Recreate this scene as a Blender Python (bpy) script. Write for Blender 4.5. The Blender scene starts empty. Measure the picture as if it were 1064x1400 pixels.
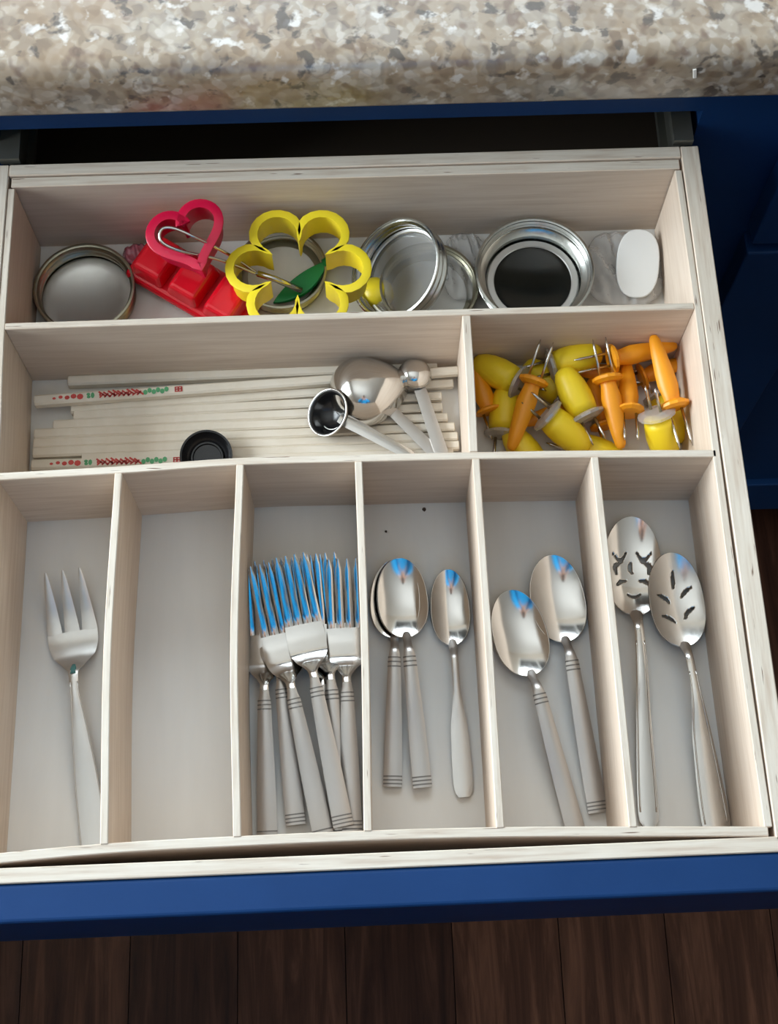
import bpy, bmesh, math, random
from mathutils import Vector, Matrix, Euler, Quaternion
random.seed(7)
S = bpy.context.scene
COL = S.collection

# ------------------------------------------------------------------ camera, world, light
W = 0.073            # one tray compartment, metres
Z0 = 0.745           # height of the tray floor above the room floor
F_PX = 1900.0
CAM_W = (3.07, -1.3516, 11.6972)
CAM_R = (0.3564, -0.0038, -0.0353)

def T(x, y, z=0.0):
    """tray units -> metres"""
    return Vector(((x - 3) * W, y * W, Z0 + z * W))

cam = bpy.data.cameras.new('camera')
cam.sensor_fit = 'HORIZONTAL'
cam.sensor_width = 36.0
cam.lens = 36.0 * F_PX / 1064.0
cam.clip_start = 0.02
cam_o = bpy.data.objects.new('camera', cam)
cam_o.location = T(*CAM_W)
cam_o.rotation_euler = CAM_R
COL.objects.link(cam_o)
S.camera = cam_o

S.view_settings.view_transform = 'Standard'
S.view_settings.look = 'None'
S.view_settings.gamma = 1.0
S.view_settings.use_curve_mapping = False
S.view_settings.exposure = 0.22
S.cycles.use_denoising = True
S.cycles.max_bounces = 8
S.cycles.diffuse_bounces = 6
S.cycles.transparent_max_bounces = 12
S.cycles.caustics_reflective = False
S.cycles.caustics_refractive = False

world = bpy.data.worlds.new('overcast_sky')
S.world = world
world.use_nodes = True
world.node_tree.nodes['Background'].inputs[0].default_value = (0.75, 0.86, 1.0, 1)
world.node_tree.nodes['Background'].inputs[1].default_value = 1.2

def area(name, loc, rot, sx, sy, power, color):
    l = bpy.data.lights.new(name, 'AREA')
    l.shape = 'RECTANGLE'; l.size = sx; l.size_y = sy
    l.energy = power; l.color = color
    o = bpy.data.objects.new(name, l)
    o.location = loc; o.rotation_euler = rot
    COL.objects.link(o)
    return o

# room limits (metres)
XL, XR, YB, YF, ZC = -1.45, 2.6, 1.085, -3.4, 2.45
# daylight through the window over the counter and the window in the left wall
area('daylight_back_window', (-0.25, YB + 0.17, 1.62), (math.radians(-90), 0, 0), 1.5, 0.95, 34, (0.86, 0.93, 1.0))
area('daylight_left_window', (XL - 0.17, 0.40, 1.64), (0, math.radians(-90), 0), 1.32, 1.2, 88, (0.90, 0.95, 1.0))

_M = Euler(CAM_R).to_matrix()
def px(u, v, z=0.0):
    """photo pixel -> point in tray units on the level z (tray units)"""
    d = _M @ Vector(((u - 532) / F_PX, -(v - 700) / F_PX, -1.0))
    C = Vector(CAM_W)
    k = (z - C.z) / d.z
    return C + d * k
def pw(u, v, zm=0.0):
    """photo pixel -> world point zm metres above the tray floor"""
    p = px(u, v, zm / W)
    return T(p.x, p.y, p.z)

# ------------------------------------------------------------------ materials
MATS = {}
def mat(name, color=(0.8, 0.8, 0.8), rough=0.5, metal=0.0, spec=0.5, **kw):
    m = bpy.data.materials.new(name); m.use_nodes = True
    b = m.node_tree.nodes['Principled BSDF']
    b.inputs['Base Color'].default_value = (*color, 1)
    b.inputs['Roughness'].default_value = rough
    b.inputs['Metallic'].default_value = metal
    b.inputs['Specular IOR Level'].default_value = spec
    for k, v in kw.items():
        b.inputs[k.replace('_', ' ')].default_value = v
    MATS[name] = m
    return m

def nodes(m):
    return m.node_tree.nodes, m.node_tree.links, m.node_tree.nodes['Principled BSDF']

def ramp(nt, fac, stops, interp='LINEAR'):
    r = nt.nodes.new('ShaderNodeValToRGB')
    r.color_ramp.interpolation = interp
    e = r.color_ramp.elements
    while len(e) < len(stops): e.new(0.5)
    for el, (p, c) in zip(e, stops):
        el.position = p
        el.color = (*c, 1) if len(c) == 3 else c
    nt.links.new(fac, r.inputs[0])
    return r.outputs[0]

def coord(nt, scale=(1, 1, 1), kind='Object', rot=(0, 0, 0)):
    tc = nt.nodes.new('ShaderNodeTexCoord'); mp = nt.nodes.new('ShaderNodeMapping')
    mp.inputs['Scale'].default_value = scale
    mp.inputs['Rotation'].default_value = rot
    nt.links.new(tc.outputs[kind], mp.inputs[0])
    return mp.outputs[0]

def noise(nt, vec, scale, detail=4, rough=0.55, dist=0.0):
    n = nt.nodes.new('ShaderNodeTexNoise')
    n.inputs['Scale'].default_value = scale; n.inputs['Detail'].default_value = detail
    n.inputs['Roughness'].default_value = rough; n.inputs['Distortion'].default_value = dist
    nt.links.new(vec, n.inputs['Vector'])
    return n.outputs[0]

def mixc(nt, fac, a, b, mode='MIX'):
    n = nt.nodes.new('ShaderNodeMix'); n.data_type = 'RGBA'; n.blend_type = mode
    for sock, v in ((n.inputs[0], fac), (n.inputs[6], a), (n.inputs[7], b)):
        if hasattr(v, 'is_linked') or hasattr(v, 'links'): nt.links.new(v, sock)
        elif isinstance(v, (int, float)): sock.default_value = v
        else: sock.default_value = (*v, 1)
    return n.outputs[2]

def bump(nt, height, strength, dist, bsdf):
    b = nt.nodes.new('ShaderNodeBump')
    b.inputs['Strength'].default_value = strength; b.inputs['Distance'].default_value = dist
    nt.links.new(height, b.inputs['Height']); nt.links.new(b.outputs[0], bsdf.inputs['Normal'])

def wood_mat(name, lo, hi, grain_scale, rough=0.55, spec=0.3, freq=9):
    m = mat(name, hi, rough, spec=spec)
    nt = m.node_tree; _, _, b = nodes(m)
    v = coord(nt, grain_scale)
    f = noise(nt, v, freq, 5, 0.6, 0.6)
    c = ramp(nt, f, [(0.3, lo), (0.62, hi)])
    f2 = noise(nt, coord(nt, (1, 1, 1)), 6, 3)
    c = mixc(nt, ramp(nt, f2, [(0.35, (0, 0, 0)), (0.7, (0.5, 0.5, 0.5))]), c, tuple(x * 0.86 for x in lo), 'MIX')
    nt.links.new(c, b.inputs['Base Color'])
    bump(nt, f, 0.06, 0.001, b)
    return m

wood_mat('birch_along_x', (0.58, 0.46, 0.36), (0.70, 0.59, 0.485), (1.5, 30, 30))
wood_mat('birch_along_y', (0.58, 0.46, 0.36), (0.70, 0.59, 0.485), (30, 1.5, 30))
# raw plywood edges: paler, with thin ply layers and dark flecks
def edge_mat(name, sc):
    m = mat(name, (0.8, 0.76, 0.68), 0.65, spec=0.2)
    nt = m.node_tree; _, _, b = nodes(m)
    f = noise(nt, coord(nt, sc), 8, 4, 0.6)
    c = ramp(nt, f, [(0.28, (0.49, 0.40, 0.32)), (0.5, (0.60, 0.535, 0.45)), (0.7, (0.66, 0.605, 0.525))])
    sp = noise(nt, coord(nt, tuple(x * 1.6 for x in sc)), 11, 2, 0.4)
    c = mixc(nt, ramp(nt, sp, [(0.70, (0, 0, 0)), (0.74, (1, 1, 1))]), c, (0.16, 0.10, 0.07))
    nt.links.new(c, b.inputs['Base Color'])
edge_mat('ply_edge_x', (2.5, 45, 10))
edge_mat('ply_edge_y', (45, 2.5, 10))

m = mat('tray_floor', (0.60, 0.605, 0.585), 0.45, spec=0.35)
nt = m.node_tree; b = nodes(m)[2]
f = noise(nt, coord(nt, (6, 1, 1)), 7, 4)
nt.links.new(ramp(nt, f, [(0.3, (0.66, 0.645, 0.61)), (0.7, (0.72, 0.705, 0.67))]), b.inputs['Base Color'])

m = mat('blue_paint', (0.012, 0.085, 0.30), 0.5, spec=0.2)
nt = m.node_tree; b = nodes(m)[2]
f = noise(nt, coord(nt, (3, 3, 3)), 4, 4)
nt.links.new(ramp(nt, f, [(0.3, (0.004, 0.031, 0.112)), (0.7, (0.006, 0.038, 0.134))]), b.inputs['Base Color'])
bump(nt, noise(nt, coord(nt, (1, 1, 1)), 220, 2), 0.12, 0.0006, b)

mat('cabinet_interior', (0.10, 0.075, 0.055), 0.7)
mat('slide_metal', (0.22, 0.22, 0.19), 0.45, 0.85)
mat('toe_board', (0.03, 0.035, 0.05), 0.6)

# speckled stone-look worktop
m = mat('speckled_counter', (0.5, 0.45, 0.4), 0.34, spec=0.6, Coat_Weight=1.0, Coat_Roughness=0.3, Coat_IOR=1.6)
nt = m.node_tree; b = nodes(m)[2]
v = coord(nt)
wob = nt.nodes.new('ShaderNodeVectorMath'); wob.operation = 'MULTIPLY_ADD'
nn = nt.nodes.new('ShaderNodeTexNoise'); nn.inputs['Scale'].default_value = 70; nn.inputs['Detail'].default_value = 3
nt.links.new(v, nn.inputs['Vector'])
nt.links.new(nn.outputs[1], wob.inputs[0]); wob.inputs[1].default_value = (0.007, 0.007, 0.007); nt.links.new(v, wob.inputs[2])
vv = wob.outputs[0]
def vor(scale):
    n = nt.nodes.new('ShaderNodeTexVoronoi'); n.feature = 'SMOOTH_F1'; n.inputs['Smoothness'].default_value = 0.6; n.inputs['Scale'].default_value = scale
    nt.links.new(vv, n.inputs['Vector'])
    sep = nt.nodes.new('ShaderNodeSeparateColor'); nt.links.new(n.outputs['Color'], sep.inputs[0])
    return sep.outputs
big = vor(85)
base = ramp(nt, big[0], [(0.0, (0.15, 0.10, 0.065)), (0.3, (0.29, 0.22, 0.15)), (0.5, (0.34, 0.28, 0.21)), (0.7, (0.22, 0.19, 0.165)), (0.9, (0.47, 0.43, 0.37))])
sm = vor(190)
fine = ramp(nt, sm[1], [(0.1, (0.10, 0.065, 0.042)), (0.3, (0.27, 0.205, 0.14)), (0.6, (0.34, 0.285, 0.22)), (0.9, (0.54, 0.50, 0.45))])
c = mixc(nt, 0.5, base, fine)
patch = noise(nt, v, 20, 3)
c = mixc(nt, ramp(nt, patch, [(0.45, (0, 0, 0)), (0.70, (0.5, 0.5, 0.5))]), c, (0.30, 0.20, 0.115))
wh = noise(nt, coord(nt, (1, 1, 1), rot=(0.9, 0.1, 0.5)), 75, 3, 0.5)
c = mixc(nt, ramp(nt, wh, [(0.60, (0, 0, 0)), (0.68, (0.8, 0.8, 0.8))]), c, (0.66, 0.65, 0.63))
dk = noise(nt, vv, 75, 3, 0.55)
c = mixc(nt, ramp(nt, dk, [(0.585, (0, 0, 0)), (0.66, (0.85, 0.85, 0.85))]), c, (0.05, 0.04, 0.035))
dk2 = noise(nt, coord(nt, (1, 1, 1), rot=(0.4, 0.2, 1.0)), 66, 2, 0.5)
c = mixc(nt, ramp(nt, dk2, [(0.62, (0, 0, 0)), (0.70, (0.7, 0.7, 0.7))]), c, (0.13, 0.075, 0.05))
nt.links.new(c, b.inputs['Base Color'])

# dark laminate floor planks
m = mat('dark_plank', (0.06, 0.03, 0.02), 0.5, spec=0.15)
nt = m.node_tree; b = nodes(m)[2]
v = coord(nt, (22, 1.6, 10))
f = noise(nt, v, 3, 6, 0.65, 0.8)
oi = nt.nodes.new('ShaderNodeObjectInfo')
c1 = ramp(nt, f, [(0.3, (0.024, 0.009, 0.006)), (0.5, (0.062, 0.027, 0.016)), (0.72, (0.14, 0.066, 0.04))])
c2 = ramp(nt, oi.outputs['Random'], [(0, (0.55, 0.5, 0.5)), (1, (1.25, 1.2, 1.15))])
nt.links.new(mixc(nt, 1.0, c1, c2, 'MULTIPLY'), b.inputs['Base Color'])
mat('subfloor', (0.02, 0.012, 0.01), 0.8)

m = mat('wall_paint', (0.78, 0.70, 0.60), 0.8, spec=0.2)
nt = m.node_tree; b = nodes(m)[2]
bump(nt, noise(nt, coord(nt), 160, 3), 0.08, 0.001, b)
m = mat('ceiling_paint', (0.90, 0.88, 0.84), 0.85, spec=0.2)
nt = m.node_tree; b = nodes(m)[2]
bump(nt, noise(nt, coord(nt), 120, 3), 0.1, 0.001, b)
mat('window_white', (0.75, 0.75, 0.73), 0.4)

def thin_clear(name, tint, gloss=0.12, rough=0.08, gl_col=(1, 1, 1), diff=0.0, diff_col=(0.8, 0.8, 0.8), ior=1.45):
    """thin transparent sheet: see-through with a constant sheen and a little haze"""
    m = bpy.data.materials.new(name); m.use_nodes = True
    nt = m.node_tree; nt.nodes.clear()
    out = nt.nodes.new('ShaderNodeOutputMaterial')
    tr = nt.nodes.new('ShaderNodeBsdfTransparent'); tr.inputs[0].default_value = (*tint, 1)
    gl = nt.nodes.new('ShaderNodeBsdfGlossy'); gl.inputs[0].default_value = (*gl_col, 1); gl.inputs[1].default_value = rough
    m1 = nt.nodes.new('ShaderNodeMixShader')
    fr = nt.nodes.new('ShaderNodeFresnel'); fr.inputs[0].default_value = ior
    ad = nt.nodes.new('ShaderNodeMath'); ad.operation = 'ADD'; ad.use_clamp = True; ad.inputs[1].default_value = gloss
    nt.links.new(fr.outputs[0], ad.inputs[0]); nt.links.new(ad.outputs[0], m1.inputs[0])
    nt.links.new(tr.outputs[0], m1.inputs[1]); nt.links.new(gl.outputs[0], m1.inputs[2])
    last = m1.outputs[0]
    if diff:
        df = nt.nodes.new('ShaderNodeBsdfDiffuse'); df.inputs[0].default_value = (*diff_col, 1)
        m2 = nt.nodes.new('ShaderNodeMixShader'); m2.inputs[0].default_value = diff
        nt.links.new(last, m2.inputs[1]); nt.links.new(df.outputs[0], m2.inputs[2]); last = m2.outputs[0]
    nt.links.new(last, out.inputs[0])
    MATS[name] = m
    return m
thin_clear('window_glass', (0.96, 0.98, 0.98), 0.0, 0.0)
thin_clear('clear_film', (0.99, 0.99, 0.99), 0.0, 0.28, diff=0.20, diff_col=(0.95, 0.94, 0.93), ior=1.2)
thin_clear('pink_film', (0.95, 0.55, 0.62), 0.05, 0.2, diff=0.35, diff_col=(0.8, 0.28, 0.36))
thin_clear('clear_plastic', (0.97, 0.96, 0.95), 0.06, 0.12, diff=0.26, diff_col=(0.96, 0.94, 0.92))
thin_clear('lid_glass', (0.86, 0.86, 0.84), 0.03, 0.08, diff=0.12)
thin_clear('lid_glass_dark', (0.45, 0.46, 0.45), 0.0, 0.1)

def metal_mat(name, col, rough, brush=(60, 3, 60), amt=0.10, wear=0.0):
    m = mat(name, col, rough, 1.0)
    nt = m.node_tree; b = nodes(m)[2]
    f = noise(nt, coord(nt, brush), 14, 4, 0.6)
    r = nt.nodes.new('ShaderNodeMapRange')
    r.inputs[3].default_value = max(0.02, rough - amt); r.inputs[4].default_value = rough + amt
    nt.links.new(f, r.inputs[0]); nt.links.new(r.outputs[0], b.inputs['Roughness'])
    return m
metal_mat('steel_polished', (0.66, 0.64, 0.61), 0.13, amt=0.05)
metal_mat('steel_satin', (0.50, 0.475, 0.45), 0.32, amt=0.04)
metal_mat('steel_head', (0.64, 0.62, 0.59), 0.20, amt=0.08)
metal_mat('steel_fork', (0.66, 0.64, 0.61), 0.13, amt=0.05)
metal_mat('steel_worn', (0.60, 0.58, 0.55), 0.33, amt=0.1)
metal_mat('tin_silver', (0.50, 0.51, 0.48), 0.24)
metal_mat('tin_brass', (0.36, 0.34, 0.26), 0.32)
metal_mat('ring_bright', (0.80, 0.80, 0.78), 0.42)
metal_mat('tin_lid', (0.62, 0.61, 0.58), 0.35)
mat('groove_dark', (0.20, 0.19, 0.18), 0.45, 0.9)
mat('verdigris', (0.05, 0.16, 0.15), 0.6)

def plastic(name, col, rough=0.35, sss=0.0, trans=0.0):
    m = mat(name, col, rough, spec=0.5)
    b = nodes(m)[2]
    if sss:
        b.inputs['Subsurface Weight'].default_value = sss
        b.inputs['Subsurface Radius'].default_value = (0.01, 0.006, 0.003)
        b.inputs['Subsurface Scale'].default_value = 0.5
    if trans: b.inputs['Transmission Weight'].default_value = trans
    nt = m.node_tree
    bump(nt, noise(nt, coord(nt), 90, 3), 0.05, 0.0006, b)
    return m
plastic('yellow_cutter', (0.86, 0.68, 0.025), 0.35)
plastic('yellow_cob', (0.90, 0.66, 0.02), 0.42)
plastic('orange_cob', (0.88, 0.34, 0.01), 0.4)
plastic('red_plastic', (0.74, 0.006, 0.02), 0.22, trans=0.1)
plastic('hot_pink', (0.74, 0.006, 0.06), 0.28, trans=0.3)
plastic('green_plastic', (0.005, 0.22, 0.06), 0.35)
plastic('white_plastic', (0.70, 0.70, 0.68), 0.35)
plastic('black_plastic', (0.008, 0.008, 0.009), 0.25)
wood_mat('bamboo', (0.72, 0.64, 0.52), (0.82, 0.76, 0.66), (1, 1, 1), 0.5, freq=30)
mat('print_red', (0.60, 0.07, 0.06), 0.6)
mat('print_green', (0.10, 0.36, 0.16), 0.6)
mat('crumb_brown', (0.05, 0.03, 0.02), 0.8)
mat('crumb_white', (0.8, 0.78, 0.74), 0.7)
mat('skin', (0.58, 0.33, 0.23), 0.5, spec=0.35)
mat('shirt_blue', (0.005, 0.29, 0.62), 0.75, spec=0.2)
mat('trousers', (0.03, 0.04, 0.07), 0.8)
mat('hair_brown', (0.05, 0.028, 0.016), 0.6)
mat('shoe_dark', (0.03, 0.03, 0.03), 0.6)
mat('eye_white', (0.8, 0.8, 0.8), 0.3)
mat('lip', (0.5, 0.18, 0.15), 0.5)
mat('phone_black', (0.01, 0.01, 0.012), 0.15)

# ------------------------------------------------------------------ object helpers
def obj(name, bm, m, parent=None, smooth=False, mats=None):
    me = bpy.data.meshes.new(name)
    bmesh.ops.recalc_face_normals(bm, faces=bm.faces)
    if smooth:
        for f in bm.faces: f.smooth = True
    bm.to_mesh(me); bm.free()
    for k in (mats or [m]): me.materials.append(MATS[k])
    o = bpy.data.objects.new(name, me)
    COL.objects.link(o)
    if parent: o.parent = parent
    return o

def empty(name, loc, label=None, cat=None, group=None, kind=None, rot=None):
    o = bpy.data.objects.new(name, None)
    o.empty_display_size = 0.02
    o.location = loc
    if rot is not None: o.rotation_euler = rot
    COL.objects.link(o)
    return tag(o, label, cat, group, kind)

def tag(o, label=None, cat=None, group=None, kind=None):
    if label: o['label'] = label
    if cat: o['category'] = cat
    if group: o['group'] = group
    if kind: o['kind'] = kind
    return o

def copy_tree(o, parent=None):
    c = o.copy(); COL.objects.link(c)
    if parent is not None: c.parent = parent
    for ch in list(o.children): copy_tree(ch, c)
    return c

def bx(bm, a, b, mi=0):
    """axis aligned box from corner a to corner b"""
    x0, y0, z0 = a; x1, y1, z1 = b
    v = [bm.verts.new(p) for p in ((x0,y0,z0),(x1,y0,z0),(x1,y1,z0),(x0,y1,z0),(x0,y0,z1),(x1,y0,z1),(x1,y1,z1),(x0,y1,z1))]
    for q in ((0,3,2,1),(4,5,6,7),(0,1,5,4),(1,2,6,5),(2,3,7,6),(3,0,4,7)):
        bm.faces.new([v[i] for i in q]).material_index = mi
    return v

def bevel(o, w, seg=2):
    md = o.modifiers.new('bevel', 'BEVEL'); md.width = w; md.segments = seg; md.limit_method = 'ANGLE'
    return o

def box_obj(name, a, b, m, parent=None, bev=0.0):
    bm = bmesh.new(); bx(bm, a, b)
    o = obj(name, bm, m, parent)
    if bev: bevel(o, bev)
    return o

def ribbon(path, th, z0, z1, z1b=None):
    """upright thin board following a path of (x, y); top faces get material slot 1"""
    bm = bmesh.new()
    n = len(path); rows = []
    for i, (x, y) in enumerate(path):
        a = Vector(path[max(i - 1, 0)]); c = Vector(path[min(i + 1, n - 1)])
        d = (c - a).normalized(); nx, ny = -d.y * th / 2, d.x * th / 2
        zt = z1 if z1b is None else z1 + (z1b - z1) * i / (n - 1)
        rows.append([bm.verts.new(p) for p in ((x + nx, y + ny, z0), (x + nx, y + ny, zt), (x - nx, y - ny, zt), (x - nx, y - ny, z0))])
    for r, s in zip(rows, rows[1:]):
        for k in range(4):
            f = bm.faces.new((r[k], r[(k + 1) % 4], s[(k + 1) % 4], s[k]))
            f.material_index = 1 if k == 1 else 0
    bm.faces.new(rows[0]); bm.faces.new(rows[-1][::-1])
    return bm

def smooth_path(pts, n=24):
    """Catmull-Rom through (x, y) points"""
    out = []
    P = [Vector(p) for p in pts]
    P = [P[0] * 2 - P[1]] + P + [P[-1] * 2 - P[-2]]
    seg = len(P) - 3
    for i in range(seg):
        m = max(2, n // seg)
        for k in range(m):
            t = k / m
            a, b_, c, d = P[i:i + 4]
            out.append(0.5 * ((2 * b_) + (c - a) * t + (2 * a - 5 * b_ + 4 * c - d) * t * t + (3 * b_ - a - 3 * c + d) * t ** 3))
    out.append(P[-2])
    return out

def lerp_tab(tab, s):
    """monotone cubic interpolation in a table [(s, value...)]"""
    if s <= tab[0][0]: return tab[0][1:]
    if s >= tab[-1][0]: return tab[-1][1:]
    i = 0
    while s > tab[i + 1][0]: i += 1
    h = tab[i + 1][0] - tab[i][0]; t = (s - tab[i][0]) / h
    out = []
    for c in range(1, len(tab[0])):
        def sec(j): return (tab[j + 1][c] - tab[j][c]) / (tab[j + 1][0] - tab[j][0])
        def tan(j):
            if j == 0: return sec(0)
            if j == len(tab) - 1: return sec(j - 1)
            p, q = sec(j - 1), sec(j)
            return 0.0 if p * q <= 0 else 2 * p * q / (p + q)
        a, b_ = tab[i][c], tab[i + 1][c]; m0, m1 = tan(i) * h, tan(i + 1) * h
        out.append(a * (2 * t**3 - 3 * t**2 + 1) + m0 * (t**3 - 2 * t**2 + t) + b_ * (3 * t**2 - 2 * t**3) + m1 * (t**3 - t**2))
    return tuple(out)

def tube(bm, pts, r, seg=8, r_end=None, cap=True):
    pts = [Vector(p) for p in pts]; n = len(pts); rings = []
    up = None
    for i, p in enumerate(pts):
        d = (pts[min(i + 1, n - 1)] - pts[max(i - 1, 0)]).normalized()
        if up is None: up = d.orthogonal().normalized()
        up = (up - d * up.dot(d)).normalized(); sd = d.cross(up)
        rr = r if r_end is None else r + (r_end - r) * i / (n - 1)
        rings.append([bm.verts.new(p + (up * math.cos(2 * math.pi * k / seg) + sd * math.sin(2 * math.pi * k / seg)) * rr) for k in range(seg)])
    for a, b_ in zip(rings, rings[1:]):
        for k in range(seg):
            bm.faces.new((a[k], a[(k + 1) % seg], b_[(k + 1) % seg], b_[k]))
    if cap:
        bm.faces.new(rings[0][::-1]); bm.faces.new(rings[-1])

def lathe(bm, prof, seg=48, axis='z', closed=False, sx=1.0, sy=1.0):
    """revolve (r, z) profile; closed joins last profile point to the first"""
    rings = []
    for r, z in prof:
        if r < 1e-7:
            rings.append([bm.verts.new((0, 0, z))])
        else:
            rings.append([bm.verts.new((r * sx * math.cos(2 * math.pi * k / seg), r * sy * math.sin(2 * math.pi * k / seg), z)) for k in range(seg)])
    pairs = list(zip(rings, rings[1:]))
    if closed: pairs.append((rings[-1], rings[0]))
    for a, b_ in pairs:
        for k in range(seg):
            q = [a[k % len(a)], a[(k + 1) % seg % len(a)], b_[(k + 1) % seg % len(b_)], b_[k % len(b_)]]
            u = []
            for v in q:
                if v not in u: u.append(v)
            if len(u) > 2: bm.faces.new(u)

# ------------------------------------------------------------------ room shell
fl = box_obj('floor', (XL, YF, -0.03), (XR, YB, -0.003), 'subfloor'); tag(fl, 'dark brown wood floor of narrow planks below the drawer', 'floor', kind='structure')
pwid = 0.118
meshes = {}
i = 0; x = XL
while x < XR - 0.01:
    x1 = min(x + pwid, XR); y = YF; first = True
    while y < YB - 0.01:
        ln = random.choice((0.9, 1.2, 1.5)) if not first else random.uniform(0.4, 1.3)
        first = False
        y1 = min(y + ln, YB)
        if YB - y1 < 0.25: y1 = YB
        key = (round(x1 - x, 3), round(y1 - y, 3))
        bm = bmesh.new(); g = 0.0006
        bx(bm, (-(x1 - x) / 2 + g, -(y1 - y) / 2 + g, 0), ((x1 - x) / 2 - g, (y1 - y) / 2 - g, 0.003))
        p = obj('plank', bm, 'dark_plank', fl)
        p.location = ((x + x1) / 2, (y + y1) / 2, -0.003)
        y = y1
    x = x1

def wall_with_hole(name, axis, pos, lo, hi, hole, th, label):
    """wall in the plane axis=pos, spanning lo..hi (other axis) with a rectangular hole (a0,a1,z0,z1) or none"""
    bm = bmesh.new()
    def b2(a0, a1, z0, z1):
        if axis == 'y': bx(bm, (a0, pos, z0), (a1, pos + th, z1))
        else: bx(bm, (min(pos, pos + th), a0, z0), (max(pos, pos + th), a1, z1))
    if hole:
        a0, a1, z0, z1 = hole
        b2(lo, a0, 0, ZC); b2(a1, hi, 0, ZC); b2(a0, a1, 0, z0); b2(a0, a1, z1, ZC)
    else: b2(lo, hi, 0, ZC)
    return tag(obj(name, bm, 'wall_paint'), label, 'wall', kind='structure')
BW = (-1.0, 0.5, 1.15, 2.1)       # window over the counter
LW = (-0.2, 1.0, 0.98, 2.30)    # window in the left wall
wall_with_hole('wall_back', 'y', YB, XL, XR, BW, 0.12, 'beige painted wall behind the counter')
wall_with_hole('wall_left', 'x', XL, YF, YB, LW, -0.12, 'beige painted wall on the left with a window')
wall_with_hole('wall_right', 'x', XR, YF, YB, None, 0.12, 'beige painted wall on the right')
wall_with_hole('wall_front', 'y', YF - 0.12, XL, XR, None, 0.12, 'beige painted wall behind the photographer')
tag(box_obj('ceiling', (XL, YF, ZC), (XR, YB, ZC + 0.1), 'ceiling_paint'), 'white painted ceiling', 'ceiling', kind='structure')

def window(name, axis, pos, hole, label):
    a0, a1, z0, z1 = hole; f = 0.045
    root = empty(name, (0, 0, 0), label, 'window', kind='structure')
    def part(nm, aa, ab, za, zb, d0, d1, m):
        if axis == 'y': return box_obj(nm, (aa, pos + d0, za), (ab, pos + d1, zb), m, root)
        return box_obj(nm, (pos - d1, aa, za), (pos - d0, ab, zb), m, root)
    am = (a0 + a1) / 2
    for aa, ab, za, zb in ((a0, a0 + f, z0, z1), (a1 - f, a1, z0, z1), (a0 + f, a1 - f, z0, z0 + f), (a0 + f, a1 - f, z1 - f, z1), (am - f / 2, am + f / 2, z0 + f, z1 - f)):
        part('window_frame', aa, ab, za, zb, 0.03, 0.09, 'window_white')
    part('pane', a0 + f, am - f / 2, z0 + f, z1 - f, 0.055, 0.061, 'window_glass')
    part('pane', am + f / 2, a1 - f, z0 + f, z1 - f, 0.055, 0.061, 'window_glass')
window('window_1', 'y', YB, BW, 'white framed window over the counter')
window('window_2', 'x', XL, LW, 'white framed window in the left wall')

# ------------------------------------------------------------------ base cabinet and worktop
YFACE = 6.274
def tb(name, a, b_, m, parent, bev=0.0):
    return box_obj(name, tuple(T(*a)), tuple(T(*b_)), m, parent, bev)
cab = empty('base_cabinet', (0, T(0, YFACE, 0).y, 0), 'dark blue painted base cabinet under the speckled worktop', 'cabinet')
def cpart(name, a, b_, m, bev=0.0, parent=None):
    """cabinet part from tray units, kept relative to the cabinet empty"""
    pa, pb = T(*a), T(*b_)
    o = box_obj(name, tuple(pa - cab.location), tuple(pb - cab.location), m, cab, bev)
    return o
ZFLOOR = -Z0 / W
ZTOE = -8.65
XC0, XC1 = -13.0, 18.0
YBK = YB / W
# face frame
cpart('top_rail', (XC0, YFACE, 1.27), (XC1, YFACE + 0.27, 1.9), 'blue_paint')
cpart('mid_rail', (XC0, YFACE, -0.98), (XC1, YFACE + 0.27, -0.42), 'blue_paint')
cpart('bottom_rail', (XC0, YFACE, ZTOE), (XC1, YFACE + 0.27, ZTOE + 0.5), 'blue_paint')
for xa, xb in ((-1.3, -0.2), (6.2, 7.75), (13.6, 14.7)):
    cpart('stile', (xa, YFACE, ZTOE + 0.5), (xb, YFACE + 0.27, -0.98), 'blue_paint')
    cpart('stile', (xa, YFACE, -0.42), (xb, YFACE + 0.27, 1.27), 'blue_paint')
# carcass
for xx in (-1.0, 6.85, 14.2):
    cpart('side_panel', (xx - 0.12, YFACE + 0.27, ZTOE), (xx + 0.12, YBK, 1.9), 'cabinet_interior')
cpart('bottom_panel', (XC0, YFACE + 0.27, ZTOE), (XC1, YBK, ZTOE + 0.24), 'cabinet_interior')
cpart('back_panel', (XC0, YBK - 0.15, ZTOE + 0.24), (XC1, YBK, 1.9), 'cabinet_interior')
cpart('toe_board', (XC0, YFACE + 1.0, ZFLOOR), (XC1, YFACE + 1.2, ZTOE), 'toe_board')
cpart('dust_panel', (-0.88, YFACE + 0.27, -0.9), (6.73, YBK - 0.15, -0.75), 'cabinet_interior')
# overlay doors and closed drawer fronts of the same unit
def door(x0, x1):
    y0, y1 = YFACE - 0.27, YFACE
    z0, z1 = ZTOE + 0.15, -0.78
    bm = bmesh.new()
    s = 1.05
    for a, b_ in (((x0, y0, z0), (x0 + s, y1, z1)), ((x1 - s, y0, z0), (x1, y1, z1)), ((x0 + s, y0, z0), (x1 - s, y1, z0 + s)), ((x0 + s, y0, z1 - s), (x1 - s, y1, z1)), ((x0 + s, y0 + 0.1, z0 + s), (x1 - s, y1, z1 - s))):
        bx(bm, tuple(T(*a) - cab.location), tuple(T(*b_) - cab.location))
    return bevel(obj('door', bm, 'blue_paint', cab), 0.0015)
door(-0.75, 6.25); door(7.07, 14.4); door(-8.2, -0.9)
for x0, x1 in ((7.07, 14.4), (-8.2, -0.9)):
    bevel(cpart('closed_drawer_front', (x0, YFACE - 0.27, -0.61), (x1, YFACE, 1.2), 'blue_paint'), 0.002)
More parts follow.
